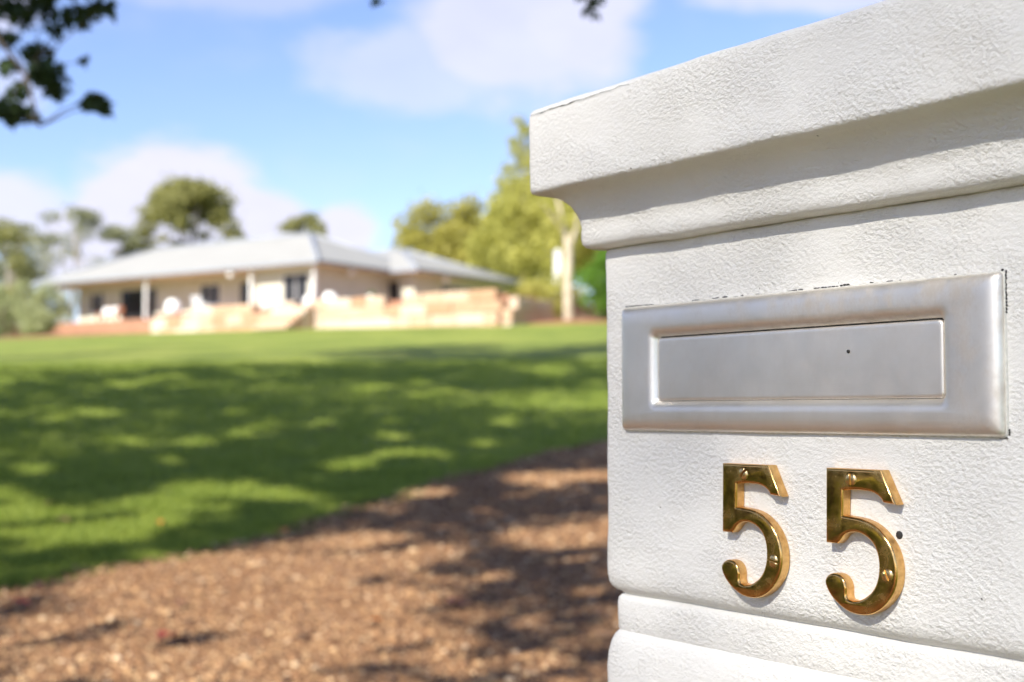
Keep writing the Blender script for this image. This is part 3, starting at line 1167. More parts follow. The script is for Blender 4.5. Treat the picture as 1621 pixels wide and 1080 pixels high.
def hip_roof(x0, x1, y0, y1, rx0, rx1, ry, rise, z, name='roof'):
    t = 0.10
    V = [(x0, y0, z), (x1, y0, z), (x1, y1, z), (x0, y1, z), (rx0, ry, z + rise), (rx1, ry, z + rise),
         (x0, y0, z - t), (x1, y0, z - t), (x1, y1, z - t), (x0, y1, z - t)]
    F = [(0, 1, 5, 4), (1, 2, 5), (2, 3, 4, 5), (3, 0, 4), (0, 6, 7, 1), (1, 7, 8, 2), (2, 8, 9, 3), (3, 9, 6, 0), (9, 8, 7, 6)]
    r = ob(name, mesh_py(name, V, F, M['roof']), house)
    # ridge and hip cappings
    mb = MB()
    e = 0.03
    for a, b in ((4, 5), (0, 4), (3, 4), (1, 5), (2, 5)):
        pa, pb = Vector(V[a]), Vector(V[b])
        mb.tube([pa + Vector((0, 0, e)), pb + Vector((0, 0, e))], [0.12, 0.12], 6)
    mb.build('ridge_capping', M['gutter'], r, True)
    # gutters along the eaves
    g = MB()
    g.box(x0 - .14, x1 + .14, y0 - .14, y0 - .002, z - .14, z + .02)
    g.box(x1 + .002, x1 + .14, y0 - .002, y1 + .002, z - .14, z + .02)
    g.box(x0 - .14, x1 + .14, y1 + .002, y1 + .14, z - .14, z + .02)
    g.box(x0 - .14, x0 - .002, y0 - .002, y1 + .002, z - .14, z + .02)
    g.build('gutter', M['gutter'], r)
    s = MB()
    s.box(x0 + .02, x1 - .02, y0 + .02, y1 - .02, z - t - .05, z - t - .004)
    s.build('soffit', M['soffit'], r)
    return r


ra = hip_roof(-23.6, 0, 0, 12, -19.6, -6, 6, 2.45, EV)
hip_roof(-11.8, 1.9, 6.0, 17, -9, -3.6, 11.5, 1.95, EV - 0.03)
for px_ in (-21.4, -13.7, -5.2, -0.6):
    pm = MB()
    pm.box(px_ - .07, px_ + .07, .33, .47, 0.10, EV - .16)
    pm.box(px_ - .11, px_ + .11, .29, .51, 0.0, 0.10)
    pm.box(px_ - .10, px_ + .10, .30, .50, EV - .30, EV - .165)
    pm.build('veranda_post', M['white'], house)
for (lx, ly) in ((-6.6, 0.25), (0.0 - .25, 3.0), (1.65, 9.0)):
    lm = MB()
    lm.lathe([(0.05, EV - .16), (0.09, EV - .22), (0.20, EV - .30), (0.22, EV - .40), (0.16, EV - .50), (0.05, EV - .54)], 14, lx, ly)
    lm.build('eave_lamp', M['white'], house, True)
for (dx, dy) in ((-0.82, 0.84), (1.07, 16.0)):
    d = MB()
    d.tube([(dx, dy, 0), (dx, dy, EV - .3), (dx + .5, dy - .5, EV - .14)], [.045] * 3, 8)
    d.build('downpipe', M['white'], house, True)

# terrace the house stands on
tb = MB()


def prism(mb, pts, z0, z1):
    n = len(pts)
    V = [(x, y, z0) for x, y in pts] + [(x, y, z1) for x, y in pts]
    F = [(i, (i + 1) % n, n + (i + 1) % n, n + i) for i in range(n)] + [tuple(range(n))[::-1], tuple(range(n, 2 * n))]
    mb.add(V, F)


prism(tb, [hp(-24.6, -1.4), hp(-8.7, -1.4), hp(-8.7, -3.15), hp(14.2, -3.15), hp(14.2, 12), hp(6, 20), hp(-24.6, 20)], 3.0, FLOOR - 0.004)
o = tb.build('terrace', M['terrace'])
tag(o, 'red paved terrace carrying the white house', 'terrace', kind='structure')

# sandstone retaining wall, every block its own piece
rw = empty('retaining_wall', (*hp(-8.6, -3.65), 4.4), HA)
tag(rw, 'low sandstone block retaining wall in front of the house', 'retaining wall')


def block_mesh(i):
    rr = random.Random(900 + i)
    bm = bmesh.new()
    bmesh.ops.create_cube(bm, size=1.0)
    bmesh.ops.bevel(bm, geom=bm.edges[:], offset=0.05, segments=1, affect='EDGES')
    for v in bm.verts:
        v.co += Vector((rr.uniform(-.02, .02), rr.uniform(-.05, .05), rr.uniform(-.02, .02)))
    me = bpy.data.meshes.new('sandstone_block')
    bm.to_mesh(me)
    bm.free()
    me.materials.append(M['sandstone'])
    return me


BLOCKS = [block_mesh(i) for i in range(6)]


def lay_blocks(parent, length, heights, along, off, seed, top_fn=None):
    rr = random.Random(seed)
    z = 0
    for ci, h in enumerate(heights):
        s = -rr.uniform(0, .6)
        while s < length:
            L = rr.uniform(0.75, 1.75)
            e = min(s + L, length)
            a = max(s, 0)
            if e - a > 0.25 and not (top_fn and not top_fn((a + e) / 2, ci)):
                b = ob('sandstone_block', rr.choice(BLOCKS), parent)
                dpt = 0.5 + rr.uniform(-.05, .06)
                c = (a + e) / 2
                b.location = (c, off, z + h / 2) if along == 'x' else (off, c, z + h / 2)
                b.scale = (e - a - .025, dpt, h - .02) if along == 'x' else (dpt, e - a - .025, h - .02)
            s += L
        z += h


lay_blocks(rw, 22.8, (.55, .55, .52, .50), 'x', 0.25, 5, lambda s, c: c < 3 or (s > 1.0 and (int(s * 1.7) % 5 != 3)))
lay_blocks(rw, 7.0, (.62, .60, .55), 'y', 22.55 + .5, 8, lambda s, c: s > .5 and (c < 2 or s < 4))

# stone steps in front of the wall
st_x = 2.1
sx, sy = hp(st_x, -3.75)
steps = empty('stone_steps', (sx, sy, gz(sx, sy) - 0.1), HA)
tag(steps, 'sandstone steps rising to the terrace beside the front corner', 'steps')
for i in range(6):
    mb = MB()
    mb.box(-1.1, 1.1, -1.9 + .31 * i, -1.9 + .31 * (i + 1) + .02 if i < 5 else 0.0, 0, .2 + .2 * i)
    mb.build('step', M['sandstone'], steps, bevel=0.02)

# ------------------------------------------------------------------ things on the terrace
bx_, by_ = hp(-16.1, -0.5)
bench = empty('garden_bench', (bx_, by_, FLOOR), HA)
tag(bench, 'red brown timber garden bench on the terrace at the left end of the house', 'bench')
for i in range(4):
    mb = MB()
    mb.box(-.85, .85, -.02 + .13 * i, .09 + .13 * i, .40, .44)
    mb.build('seat_slat', M['teak'], bench)
for i in range(4):
    mb = MB()
    mb.box(-.85, .85, .50 + .012 * i, .54 + .012 * i, .50 + .11 * i, .59 + .11 * i)
    mb.build('back_slat', M['teak'], bench)
for sx_ in (-.8, .8):
    for yy, hh in ((.0, .62), (.5, .92)):
        mb = MB()
        mb.box(sx_ - .04, sx_ + .04, yy - .005, yy + .075, 0, hh if yy == 0 else .395)
        if yy:
            mb.box(sx_ - .04, sx_ + .04, yy + .06, yy + .12, .3, hh)
        mb.build('leg', M['teak'], bench)
    mb = MB()
    mb.box(sx_ - .06, sx_ + .06, -.04, .56, .622, .662)
    mb.build('armrest', M['teak'], bench)
for k, (cx_, lab) in enumerate(((-.42, 'white cushion leaning at the left end of the timber bench'), (.30, 'white cushion leaning at the right end of the timber bench'))):
    bm = bmesh.new()
    bmesh.ops.create_cube(bm, size=1)
    bmesh.ops.subdivide_edges(bm, edges=bm.edges[:], cuts=4, use_grid_fill=True)
    for v in bm.verts:
        r_ = 1 - .55 * (max(abs(v.co.x), abs(v.co.z)) * 2) ** 3
        v.co = Vector((v.co.x * .5, v.co.y * .22 * max(r_, .25), v.co.z * .45))
    me = bpy.data.meshes.new('cushion')
    bm.to_mesh(me)
    bm.free()
    for p in me.polygons:
        p.use_smooth = True
    me.materials.append(M['cushion'])
    wx, wy = hp(-16.1 + cx_, -0.5 + .36)
    cu = ob('cushion', me, None, (wx, wy, FLOOR + .665), HA)
    cu.rotation_euler = (R(-14), 0, HA)
    tag(cu, lab, 'cushion', 'white cushions on the timber bench')

POT = MB().lathe([(0.20, 0), (0.34, .06), (0.45, .22), (0.49, .42), (0.47, .60), (0.38, .78), (0.30, .86), (0.33, .90), (0.33, .93), (0.27, .93), (0.25, .86)], 24).mesh('pot', M['planter'], True)
SOIL = MB().lathe([(0.245, .845), (0.245, .862), (0.1, .875)], 16).mesh('soil', M['soil'])


def planter(x, y, s, label, plant=None):
    wx, wy = hp(x, y)
    root = empty('planter', (wx, wy, FLOOR), HA)
    root.scale = (s, s, s)
    tag(root, label, 'planter', 'round white planters on the terrace')
    ob('pot', POT, root)
    ob('soil', SOIL, root)
    if plant:
        P = clumps_points([(random.gauss(0, .12), random.gauss(0, .12), .95 + random.uniform(0, .3), .16, .8) for _ in range(7)], 2500)
        V, F = leaf_cards(P, .09, .05)
        ob('foliage', mesh_np('foliage', V, F, M[plant]), root)
    return root


planter(-8.8, -1.9, 0.95, 'big round white planter at the left end of the sandstone wall')
planter(2.35, -1.6, 0.82, 'round white planter beside the head of the stone steps')
planter(1.5, -2.2, 0.66, 'smaller white planter left of the one beside the stone steps')
planter(5.25, -1.9, 0.5, 'small white planter holding green leaves, farthest right on the terrace', 'leaf_green')
planter(-1.3, -2.3, 0.58, 'low white planter on the wall below the corner window')
planter(-0.6, -2.3, 0.52, 'lowest white planter, right of the one below the corner window')


def lounge_chair(x, y, rot, label):
    wx, wy = hp(x, y)
    root = empty('outdoor_chair', (wx, wy, FLOOR), HA + rot)
    tag(root, label, 'chair')
    mb = MB()
    mb.box(-.28, .28, -.27, .27, .40, .46)
    mb.build('seat', M['white'], root, bevel=.015)
    mb = MB()
    mb.add([(-.28, .24, .47), (.28, .24, .47), (.28, .29, .47), (-.28, .29, .47), (-.28, .46, 1.12), (.28, .46, 1.12), (.28, .51, 1.12), (-.28, .51, 1.12)],
           [(0, 3, 2, 1), (4, 5, 6, 7), (0, 1, 5, 4), (1, 2, 6, 5), (2, 3, 7, 6), (3, 0, 4, 7)])
    mb.build('backrest', M['white'], root)
    for a in (-.25, .25):
        for b in (-.24, .24):
            mb = MB()
            mb.tube([(a * 1.08, b * 1.1, 0), (a, b, .40)], [.02, .024], 8)
            mb.build('leg', M['white'], root)
    for a in (-.3, .3):
        mb = MB()
        mb.box(a - .03, a + .03, -.27, .33, .66, .70)
        mb.box(a - .02, a + .02, -.25, -.21, .462, .66)
        mb.build('armrest', M['white'], root)


lounge_chair(-7.45, -1.2, R(75), 'white outdoor chair standing below the small veranda window')

# ------------------------------------------------------------------ mulch beds
def bed(name, cx_, cy_, rx_, ry_, label):
    n = 26
    V, F = [], []
    for j in range(5):
        k = 1 - j / 4
        for i in range(n):
            t = 2 * math.pi * i / n
            w = 1 + .1 * math.sin(3 * t + cx_) + .06 * math.sin(7 * t)
            x, y = cx_ + rx_ * k * w * math.cos(t), cy_ + ry_ * k * w * math.sin(t)
            V.append((x, y, gz(x, y) + (-.05 if j == 0 else .03 + .14 * (1 - k))))
    for j in range(4):
        for i in range(n):
            F.append((j * n + i, j * n + (i + 1) % n, (j + 1) * n + (i + 1) % n, (j + 1) * n + i))
    o = ob(name, mesh_py(name, V, F, M['mulch'], True))
    tag(o, label, 'garden bed', kind='structure')


bed('garden_bed', 4.2, 61.0, 4.5, 2.0, 'red mulch bed below the pale trunked gum')
bed('garden_bed', -24.5, 73.5, 5.0, 1.6, 'red mulch bed at the left end of the house')

# ------------------------------------------------------------------ trees and shrubs in view
def at(x, y):
    return (x, y, gz(x, y))


# domed gum behind the roof, with see-through gaps under its crown
cl = shell_clumps(0, 0, 10.4, 3.0, 2.6, 3.2, 34, .7, 1.3, .75, 11, lower=0.0, inner=.85)
cl += [(-3.2, 0, 10.2, .9, .9), (3.2, 0, 10.2, .9, .9), (-3.6, 0, 9.2, .8, .8), (3.7, 0, 9.3, .8, .8), (-4.3, 0, 8.6, .9, .6), (4.3, 0, 8.6, .8, .6), (-.3, 0, 10.4, .5, .7), (-2.0, 0, 9.2, .45, .6),
       (1.3, 0, 9.4, .55, .6), (-.8, 0, 8.7, .6, .5), (2.5, 0, 8.7, .6, .6), (-2.9, 0, 8.3, .8, .5), (.9, 0, 8.2, .9, .5), (-1.6, 0, 7.9, .9, .5), (2.0, 0, 10.4, .5, .7), (3.2, 0, 7.8, .9, .6), (-4.9, 0, 7.9, .8, .6), (5.0, 0, 7.9, .8, .6)]
tree('gum_tree', at(-25.7, 106), 'round domed gum tree rising behind the middle of the house roof', 'tree', M['leaf_gum'], M['bark_grey'], cl, (0.2, 0, 9.6), .34, .10, 430, .34, .16, 16, 'gum trees behind the house', 3)
cl = shell_clumps(0, 0, 8.6, 2.0, 2.0, 1.6, 12, .5, .85, .6, 21, lower=-.2, inner=.6)
cl += [(-1.6, 0, 6.6, .8, .5), (1.9, .4, 6.8, .8, .5), (2.9, 0, 5.9, .6, .5), (.4, 0, 10.2, .6, .6)]
tree('gum_tree', at(-16.0, 104), 'sparse pointed gum tree peeking over the main roof ridge', 'tree', M['leaf_gum'], M['bark_grey'], cl, (0, 0, 8.6), .26, .07, 330, .32, .14, 10, 'gum trees behind the house', 4)
cl = [(-1.4, 0, 4.6, .9, .6), (0.2, 0, 5.2, 1.0, .6), (1.5, 0, 4.9, .8, .6), (2.5, 0, 4.4, .7, .6), (-2.3, 0, 4.2, .7, .6)]
tree('gum_tree', at(-11.8, 108), 'low dark treetop showing just over the roof between the two ridges', 'tree', M['leaf_gum'], M['bark_grey'], cl, (0, 0, 4.4), .2, .07, 420, .3, .14, 5, 'gum trees behind the house', 5)

# left stand of grey gums
for i, (x, y, h, r, lab, m_) in enumerate([
        (-33.5, 102, 11.4, 2.1, 'flat topped grey gum left of the roof, the taller of the thin pair', 'leaf_gum_grey'),
        (-30.6, 104, 10.0, 1.7, 'slim grey gum just above the left end of the roof', 'leaf_gum_grey'),
        (-34.8, 92, 8.4, 3.2, 'grey green gum standing left of the house at the picture edge', 'leaf_gum_grey'),
        (-36.4, 98, 9.4, 3.0, 'hazy grey gum at the left picture edge, behind the pale shrubs', 'leaf_gum_grey'),
        (-32.0, 86, 8.0, 1.9, 'shorter olive gum nearest to the left end of the house', 'leaf_gum')]):
    cl = shell_clumps(0, 0, h - r * .55, r, r, r * .6, 9, .5, .95, .55, 40 + i, lower=-.2, inner=.5)
    cl += shell_clumps(0, 0, h * .52, r * 1.25, r * 1.1, h * .34, 17, .45, .85, .75, 60 + i, lower=-.95, inner=.45)
    tree('gum_tree', at(x, y), lab, 'tree', M[m_], M['bark_grey'], cl, (random.uniform(-.4, .4), 0, h * .82), .2, .05, 230, .32, .13, 12, 'gum trees left of the house', 30 + i)

# pale shrubs at the left edge
for i, (x, y, h, r, lab) in enumerate([
        (-29.6, 78.0, 2.6, 1.5, 'pale airy shrub at the left picture edge, largest of the row'),
        (-30.8, 84.0, 3.6, 1.3, 'tall pale shrub just left of the veranda corner'),
        (-27.2, 76.5, 1.5, 1.0, 'small pale shrub next to the mulch bed left of the terrace'),
        (-31.6, 80.0, 3.4, 1.7, 'pale leafy shrub cut by the left picture edge'),
        (-27.9, 80.5, 3.2, 1.1, 'thin pale shrub against the end wall of the house'),
        (-33.6, 88.0, 4.4, 1.6, 'pale grey green shrub behind the row at the left edge')]):
    cl = shell_clumps(0, 0, h * .55, r, r, h * .48, 15, .35, .6, .8, 80 + i, lower=-1, inner=.55)
    tree('shrub', at(x, y), lab, 'shrub', M['leaf_pale' if i != 5 else 'leaf_gum_grey'], M['bark'], cl, (0, 0, h * .7), .07, .03, 900, .18, .08, 7, 'pale shrubs left of the house', 90 + i)

# right: olive and lime crowns
RT = [
    (-5.2, 101, 11.0, 3.8, 'leaf_olive', 'rounded olive tree just right of the far roof peak'),
    (-1.6, 104, 12.0, 3.8, 'leaf_olive', 'olive tree behind the lime trees, between the roof and the pillar'),
    (0.2, 95, 10.8, 3.4, 'leaf_lime', 'broad lime green tree above the right end of the roof'),
    (3.0, 84, 10.6, 3.3, 'leaf_lime', 'lime green tree touching the pillar cap, left of the pale trunk'),
    (6.4, 76, 11.0, 3.4, 'leaf_lime', 'lime green tree behind the pillar, right of the pale trunk'),
    (4.9, 79, 8.6, 3.0, 'leaf_lime', 'lime green tree straight behind the pale trunk'),
    (-2.6, 98, 7.0, 2.6, 'leaf_olive', 'low olive tree showing over the far wing of the roof'),
]
for i, (x, y, h, r, m_, lab) in enumerate(RT):
    cl = shell_clumps(0, 0, h * .60, r, r, h * .42, 50, .7, 1.2, .8, 120 + i, lower=-.9, inner=.4)
    tree('broadleaf_tree', at(x, y), lab, 'tree', M[m_], M['bark'], cl, (0, 0, h * .7), .25, .08, 240, .34, .19, 10, 'leafy trees right of the house', 130 + i)
# tall feathery conifer whose tip stands beside the cap
cl = []
for k in range(26):
    t = k / 25
    z = 3.0 + 10.6 * t
    rr_ = 2.6 * (1 - t) ** .75 + .6
    a = k * 2.4
    cl.append((rr_ * .55 * math.cos(a), rr_ * .55 * math.sin(a), z, .42 + .55 * (1 - t), .75))
tree('conifer', at(0.75, 88), 'tall feathery yellow green conifer beside the pillar cap', 'tree', M['leaf_lime'], M['bark'], cl, (0, 0, 13.4), .2, .03, 520, .3, .12, 20, seed=150)
# thin dark sprays beside it
cl = [(-.9, 0, 12.6, .32, .7), (-.2, 0, 13.4, .28, .8), (-1.3, .2, 11.0, .35, .6), (-.3, 0, 11.8, .25, .7), (-1.6, 0, 9.8, .3, .6), (.4, 0, 12.9, .3, .7)]
tree('sapling', at(0.9, 90), 'thin dark sapling with sparse sprays left of the conifer tip', 'tree', M['leaf_gum'], M['bark'], cl, (-.3, 0, 13.2), .09, .02, 420, .22, .09, 6, seed=151)

# pale trunked gum in the mulch bed
root = empty('gum_tree', at(2.62, 62.0))
tag(root, 'gum tree with a stout pale bare trunk in the red mulch bed', 'tree', 'leafy trees right of the house')
mb = MB()
mb.tube([(0, 0, -.3), (0, 0, .4), (-.03, 0, 2.0), (.02, 0, 3.3), (-.10, 0, 3.9), (-.35, .1, 5.0), (-.7, .2, 6.8)], [.29, .24, .22, .20, .15, .09, .04], 12)
mb.tube([(0, 0, 3.1), (.35, -.1, 4.3), (.7, .1, 6.2), (1.2, 0, 7.6)], [.14, .10, .07, .03], 8)
mb.tube([(-.15, 0, 4.1), (-.75, 0, 4.9), (-1.3, .1, 5.6)], [.12, .08, .03], 8)
mb.build('trunk', M['bark_pale'], root, True)
cl = shell_clumps(.4, 0, 7.0, 2.4, 2.2, 2.0, 20, .45, .85, .65, 160, lower=-.5, inner=.6) + [(-.55, 0, 4.7, .5, .7), (-1.2, 0, 5.3, .55, .7), (.7, 0, 4.7, .45, .8)]
V, F = leaf_cards(clumps_points(cl, 420), .26, .13)
ob('crown', mesh_np('crown', V, F, M['leaf_lime']), root)

# small things by it: a white marker post, shrubs
mp = empty('marker_post', at(2.38, 70.0))
tag(mp, 'white painted post rising from the shrubs left of the pale trunk', 'post')
mb = MB()
mb.box(-.17, .17, -.17, .17, 0, 3.4)
mb.build('post', M['white'], mp, bevel=.01)
mb = MB()
mb.add([(-.21, -.21, 3.4), (.21, -.21, 3.4), (.21, .21, 3.4), (-.21, .21, 3.4), (0, 0, 3.6)], [(0, 1, 2, 3)[::-1], (0, 1, 4), (1, 2, 4), (2, 3, 4), (3, 0, 4)])
mb.build('post_cap', M['white'], mp)
for i, (x, y, h, r, m_, lab) in enumerate([
        (3.85, 60.0, 3.7, 1.05, 'leaf_green', 'dark green shrub half hidden by the pillar shaft'),
        (4.7, 61.5, 3.8, 1.2, 'leaf_green', 'second dark green shrub behind the pillar'),
        (1.35, 62.5, 1.6, .9, 'leaf_olive', 'low olive shrub between the wall end and the pale trunk'),
        (2.0, 67.5, 2.6, 1.7, 'leaf_lime', 'lime shrub behind the right end of the sandstone wall'),
        (-0.6, 88.0, 2.6, 1.5, 'leaf_lime', 'lime shrub past the far corner of the house')]):
    cl = shell_clumps(0, 0, h * .5, r, r, h * .5, 20, .32, .5, .85, 180 + i, lower=-1, inner=.5)
    tree('shrub', at(x, y), lab, 'shrub', M[m_], M['bark'], cl, (0, 0, h * .6), .06, .02, 1000, .17, .10, 6, 'shrubs right of the house', 190 + i)

# distant tree line closing the lawn on the far side
tl = []
for i in range(70):
    x = -150 + 300 * (i + random.random()) / 70
    tl.append((x, 165 + random.uniform(-12, 12), float(ground(x, 165)) + 1.6 + random.uniform(-.6, .9), random.uniform(2.4, 3.8), .8))
V, F = leaf_cards(clumps_points(tl, 70), .8, .45)
o = ob('far_treeline', mesh_np('far_treeline', V, F, M['leaf_gum_grey']))
tag(o, 'distant belt of trees beyond the house', 'tree line', kind='stuff')

# ------------------------------------------------------------------ the big trees that shade the lawn
SD = np.array(SUN_DIR)
# places the sun reaches on the ground: (x, y, half x, half y)
LIT = [(-7.0, 21.3, .45, 1.0), (-5.7, 19.1, .5, .75), (-8.3, 31.0, .9, 1.3), (-6.7, 25.2, .8, 1.2), (-2.3, 22.8, .55, .9), (-2.5, 17.6, .35, .5), (-3.2, 17.0, .25, .4),
       (-5.0, 27.1, .5, 1.0), (-3.4, 14.5, .45, .5), (-1.2, 13.2, .6, .35), (-1.1, 20.9, .4, .5), (1.3, 19.9, .8, 1.3), (0.8, 28.9, 1.0, 1.6), (-9.5, 25.3, .7, 1.4), (.3, 21.1, .4, .4), (3.0, 33.0, 1.5, 1.4),
       (-3.5, 9.2, 1.0, .8), (-2.9, 10.0, 1.0, .8), (-2.3, 10.8, .9, .6), (-4.2, 8.9, .9, .8), (-3.8, 10.3, .7, .5), (-2.7, 9.2, .7, .5),
       (-1.7, 7.6, .8, .75), (-1.2, 7.9, .8, .75), (-1.2, 6.6, .9, .8), (-1.0, 8.8, .6, .5), (-1.9, 6.4, .5, .5), (.45, 9.0, .6, .55), (.55, 11.9, .5, .6), (-.9, 5.6, .7, .7), (-.6, 10.3, .25, .3), (-1.5, 5.2, .7, .5),
       (1.6, 12.4, .7, .6), (-2.6, 5.2, .5, .4)]
LITA = np.array(LIT)


def far_edge(x):
    return np.interp(x, [-30, -14.5, -9, -6, -2.4, 3.2, 10], [29, 32, 33.5, 36.5, 40, 45, 47])


def keep_leaf(P):
    """drop the leaves that would shade the sunlit places, the house front, the pillar; keep the rest"""
    z = np.zeros(len(P))
    for _ in range(4):
        t = (P[:, 2] - z) / SD[2]
        gx, gy = P[:, 0] - SD[0] * t, P[:, 1] - SD[1] * t
        z = ground(gx, gy)
    s_ = np.clip(gy / 20, .35, 1.5)
    wx = gx + s_ * (.30 * np.sin(gx * 2.3 / s_ + 1.7 * np.sin(gy * 1.1)) + .18 * np.sin(gy * 3.9 + gx * 4.4))
    wy = gy + s_ * (.75 * np.sin(gx * 1.9 / s_ + .6) + .4 * np.sin(gx * 5.3 + gy * 1.3))
    d = ((wx[:, None] - LITA[None, :, 0]) / LITA[None, :, 2]) ** 2 + ((wy[:, None] - LITA[None, :, 1]) / LITA[None, :, 3]) ** 2
    keep = d.min(1) > 1.0 + 1.1 * (rng.random(len(P)) - 0.5)
    # lace: small ragged gaps through the whole canopy
    n_ = np.sin(gx * 2.1 + 2.0 * np.sin(gy * .8 + 1)) * np.sin(gy * 1.2 + 1.6 * np.sin(gx * 1.5)) + .6 * np.sin(gx * 5.2 + gy * 2.2) * np.sin(gy * 2.9 - gx * 1.4)
    keep &= ~((n_ > .98) & (gy > 9.5))
    keep &= rng.random(len(P)) > np.where(gy < 9.5, .36, .32)
    keep &= gy < far_edge(gx) + rng.normal(0, .5, len(P))
    # light on the pillar
    t = (P[:, 2] - 1.05) / SD[2]
    hx, hy = P[:, 0] - SD[0] * t, P[:, 1] - SD[1] * t
    keep &= (np.hypot(hx - .28, hy - .85) > 0.75)
    return keep


SHADE = [
    ((-11.0, 2.6), (6.0, -0.2, 8.6), (6.6, 6.6, 3.2), 'broad dark tree overhanging the gateway from the left', 70),
    ((-15.0, 11.5), (1.5, 0.5, 13.2), (7.8, 7.8, 4.4), 'tall shade tree beside the lawn, second from the gateway', 85),
    ((-21.5, 25.5), (2.0, 0.5, 15.6), (8.4, 8.0, 4.6), 'tall shade tree beside the lawn, farthest up the slope', 85),
    ((-10.8, 15.5), (2.6, 2.6, 17.0), (7.2, 7.2, 4.4), 'tallest shade tree leaning out over the lawn', 80),
    ((-31.0, 24.0), (1.0, 0.0, 13.5), (7.5, 7.5, 5.0), 'wide shade tree outermost on the left of the lawn', 75),
    ((-18.5, -8.5), (0.5, 0.0, 10.0), (6.8, 6.8, 4.6), 'dense shade tree by the boundary behind the gateway', 85),
    ((-13.5, 3.0), (0.5, 0.0, 11.5), (6.8, 6.8, 5.0), 'shade tree between the gateway and the lawn trees', 70),
]
def limb_clear(origin):
    """true where a limb's shadow stays off the open gravel and the near lawn"""
    def f(p):
        q = p + Vector(origin)
        t = q.z / SD[2]
        x_, y_ = q.x - SD[0] * t, q.y - SD[1] * t
        return not (-6 < x_ < 3 and 4 < y_ < 17)
    return f


for i, ((x, y), (ox, oy, oz), (rx_, ry_, rz_), lab, n) in enumerate(SHADE):
    cl = shell_clumps(ox, oy, oz, rx_, ry_, rz_, n, 1.1, 1.9, .65, 300 + i, lower=-.75, inner=.35)
    if i == 0:
        # the low right-hand boughs whose shade lies on the drive
        for tx, ty in ((0.0, 6.6), (-.3, 7.5), (.3, 7.7), (.45, 6.4), (.1, 5.5), (-.35, 5.9), (-2.4, 6.3), (-2.5, 5.5), (.6, 8.1), (-.45, 9.7), (-.3, 10.5), (.4, 10.3), (.9, 7.2), (-1.9, 5.3), (-.1, 8.3), (-.7, 9.3)):
            hh_ = random.uniform(7.0, 8.2)
            t_ = hh_ / SD[2]
            cl.append((tx + SD[0] * t_ - x, ty + SD[1] * t_ - y, hh_, random.uniform(.6, .85), .7))
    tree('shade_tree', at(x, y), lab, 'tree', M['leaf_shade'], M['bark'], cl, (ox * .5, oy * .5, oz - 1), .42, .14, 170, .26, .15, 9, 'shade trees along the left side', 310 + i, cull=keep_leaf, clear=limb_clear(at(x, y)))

# gum added out of view, up-sun of the pillar: thin crown to dim its sunlight
_keep, rng = rng, np.random.default_rng(7)
P = in_ellipsoid(9800) * np.array([3.0, 3.0, 3.0]) + np.array([0, 0, 21.0])
root = empty('gum_tree', at(-14.5, -19.7))
tag(root, 'tall thin crowned gum by the road, filtering the sun on the pillar', 'tree', 'shade trees along the left side')
mb = MB()
limbs(mb, (3.5, -4, -.4), (0.6, -1, 22), .36, .05, shell_clumps(0, 0, 21, 2.2, 2.2, 2.2, 12, 1, 1, 1, 500, lower=-.4), 501)
mb.build('trunk', M['bark_grey'], root, True)
V, F = leaf_cards(P, .14, .06)
rng = _keep
ob('crown', mesh_np('crown', V, F, M['leaf_gum']), root)

# dark shrubs along the left boundary
for i, (x, y, h, r) in enumerate([(-15.5, -5.0, 3.4, 2.4), (-16.0, -0.5, 4.0, 2.6), (-17.0, 4.5, 3.6, 2.6), (-19.5, 9.5, 3.8, 2.6)]):
    cl = shell_clumps(0, 0, h * .5, r, r, h * .5, 26, .6, .95, .85, 400 + i, lower=-1, inner=.5)
    tree('shrub', at(x, y), ['dark boundary shrub nearest the road', 'dark boundary shrub opposite the gate pillar', 'dark boundary shrub under the shade trees', 'dark boundary shrub farthest up the lawn'][i],
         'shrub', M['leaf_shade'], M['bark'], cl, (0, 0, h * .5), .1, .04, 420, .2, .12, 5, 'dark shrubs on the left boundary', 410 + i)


# drooping twigs of the overhanging tree that come into the picture: twigs and leaves
def hanging_branch(label, path, rad, sprays, per, L, W, seed):
    rr = random.Random(seed)
    root = empty('hanging_branch', path[0])
    tag(root, label, 'branch', 'low branches hanging into view')
    o_ = Vector(path[0])
    mb = MB()
    pts = [Vector(p) - o_ for p in path]
    mb.tube(pts, [rad * (1 - .75 * i / (len(pts) - 1)) for i in range(len(pts))], 7)
    P = []
    for (x, y, z, r) in sprays:
        c = Vector((x, y, z)) - o_
        q = min(pts, key=lambda a: (a - c).length)
        mb.tube([q, q.lerp(c, .5) + Vector((0, 0, .03)), c], [rad * .3, rad * .2, rad * .08], 5)
        n = max(5, int(per * r * r))
        v = in_ellipsoid(n) * np.array([r, r, r * .7])
        P.append(v + np.array(c))
        for j in range(4):
            e = c + Vector((rr.uniform(-r, r), rr.uniform(-r, r), rr.uniform(-r, r) * .7))
            mb.tube([c, e], [rad * .08, rad * .03], 4)
    mb.build('twigs', M['bark'], root, True)
    V, F = leaf_cards(np.concatenate(P), L, W, .3)
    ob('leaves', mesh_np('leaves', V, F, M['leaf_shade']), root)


D = 7.4


def sp_(ax, el, r, dy=0.0):
    """a spray at bearing ax and height el for the branch plane about 7.4 m out"""
    return (ax * (D + dy), D + dy, 1.1 + el * (D + dy), r)


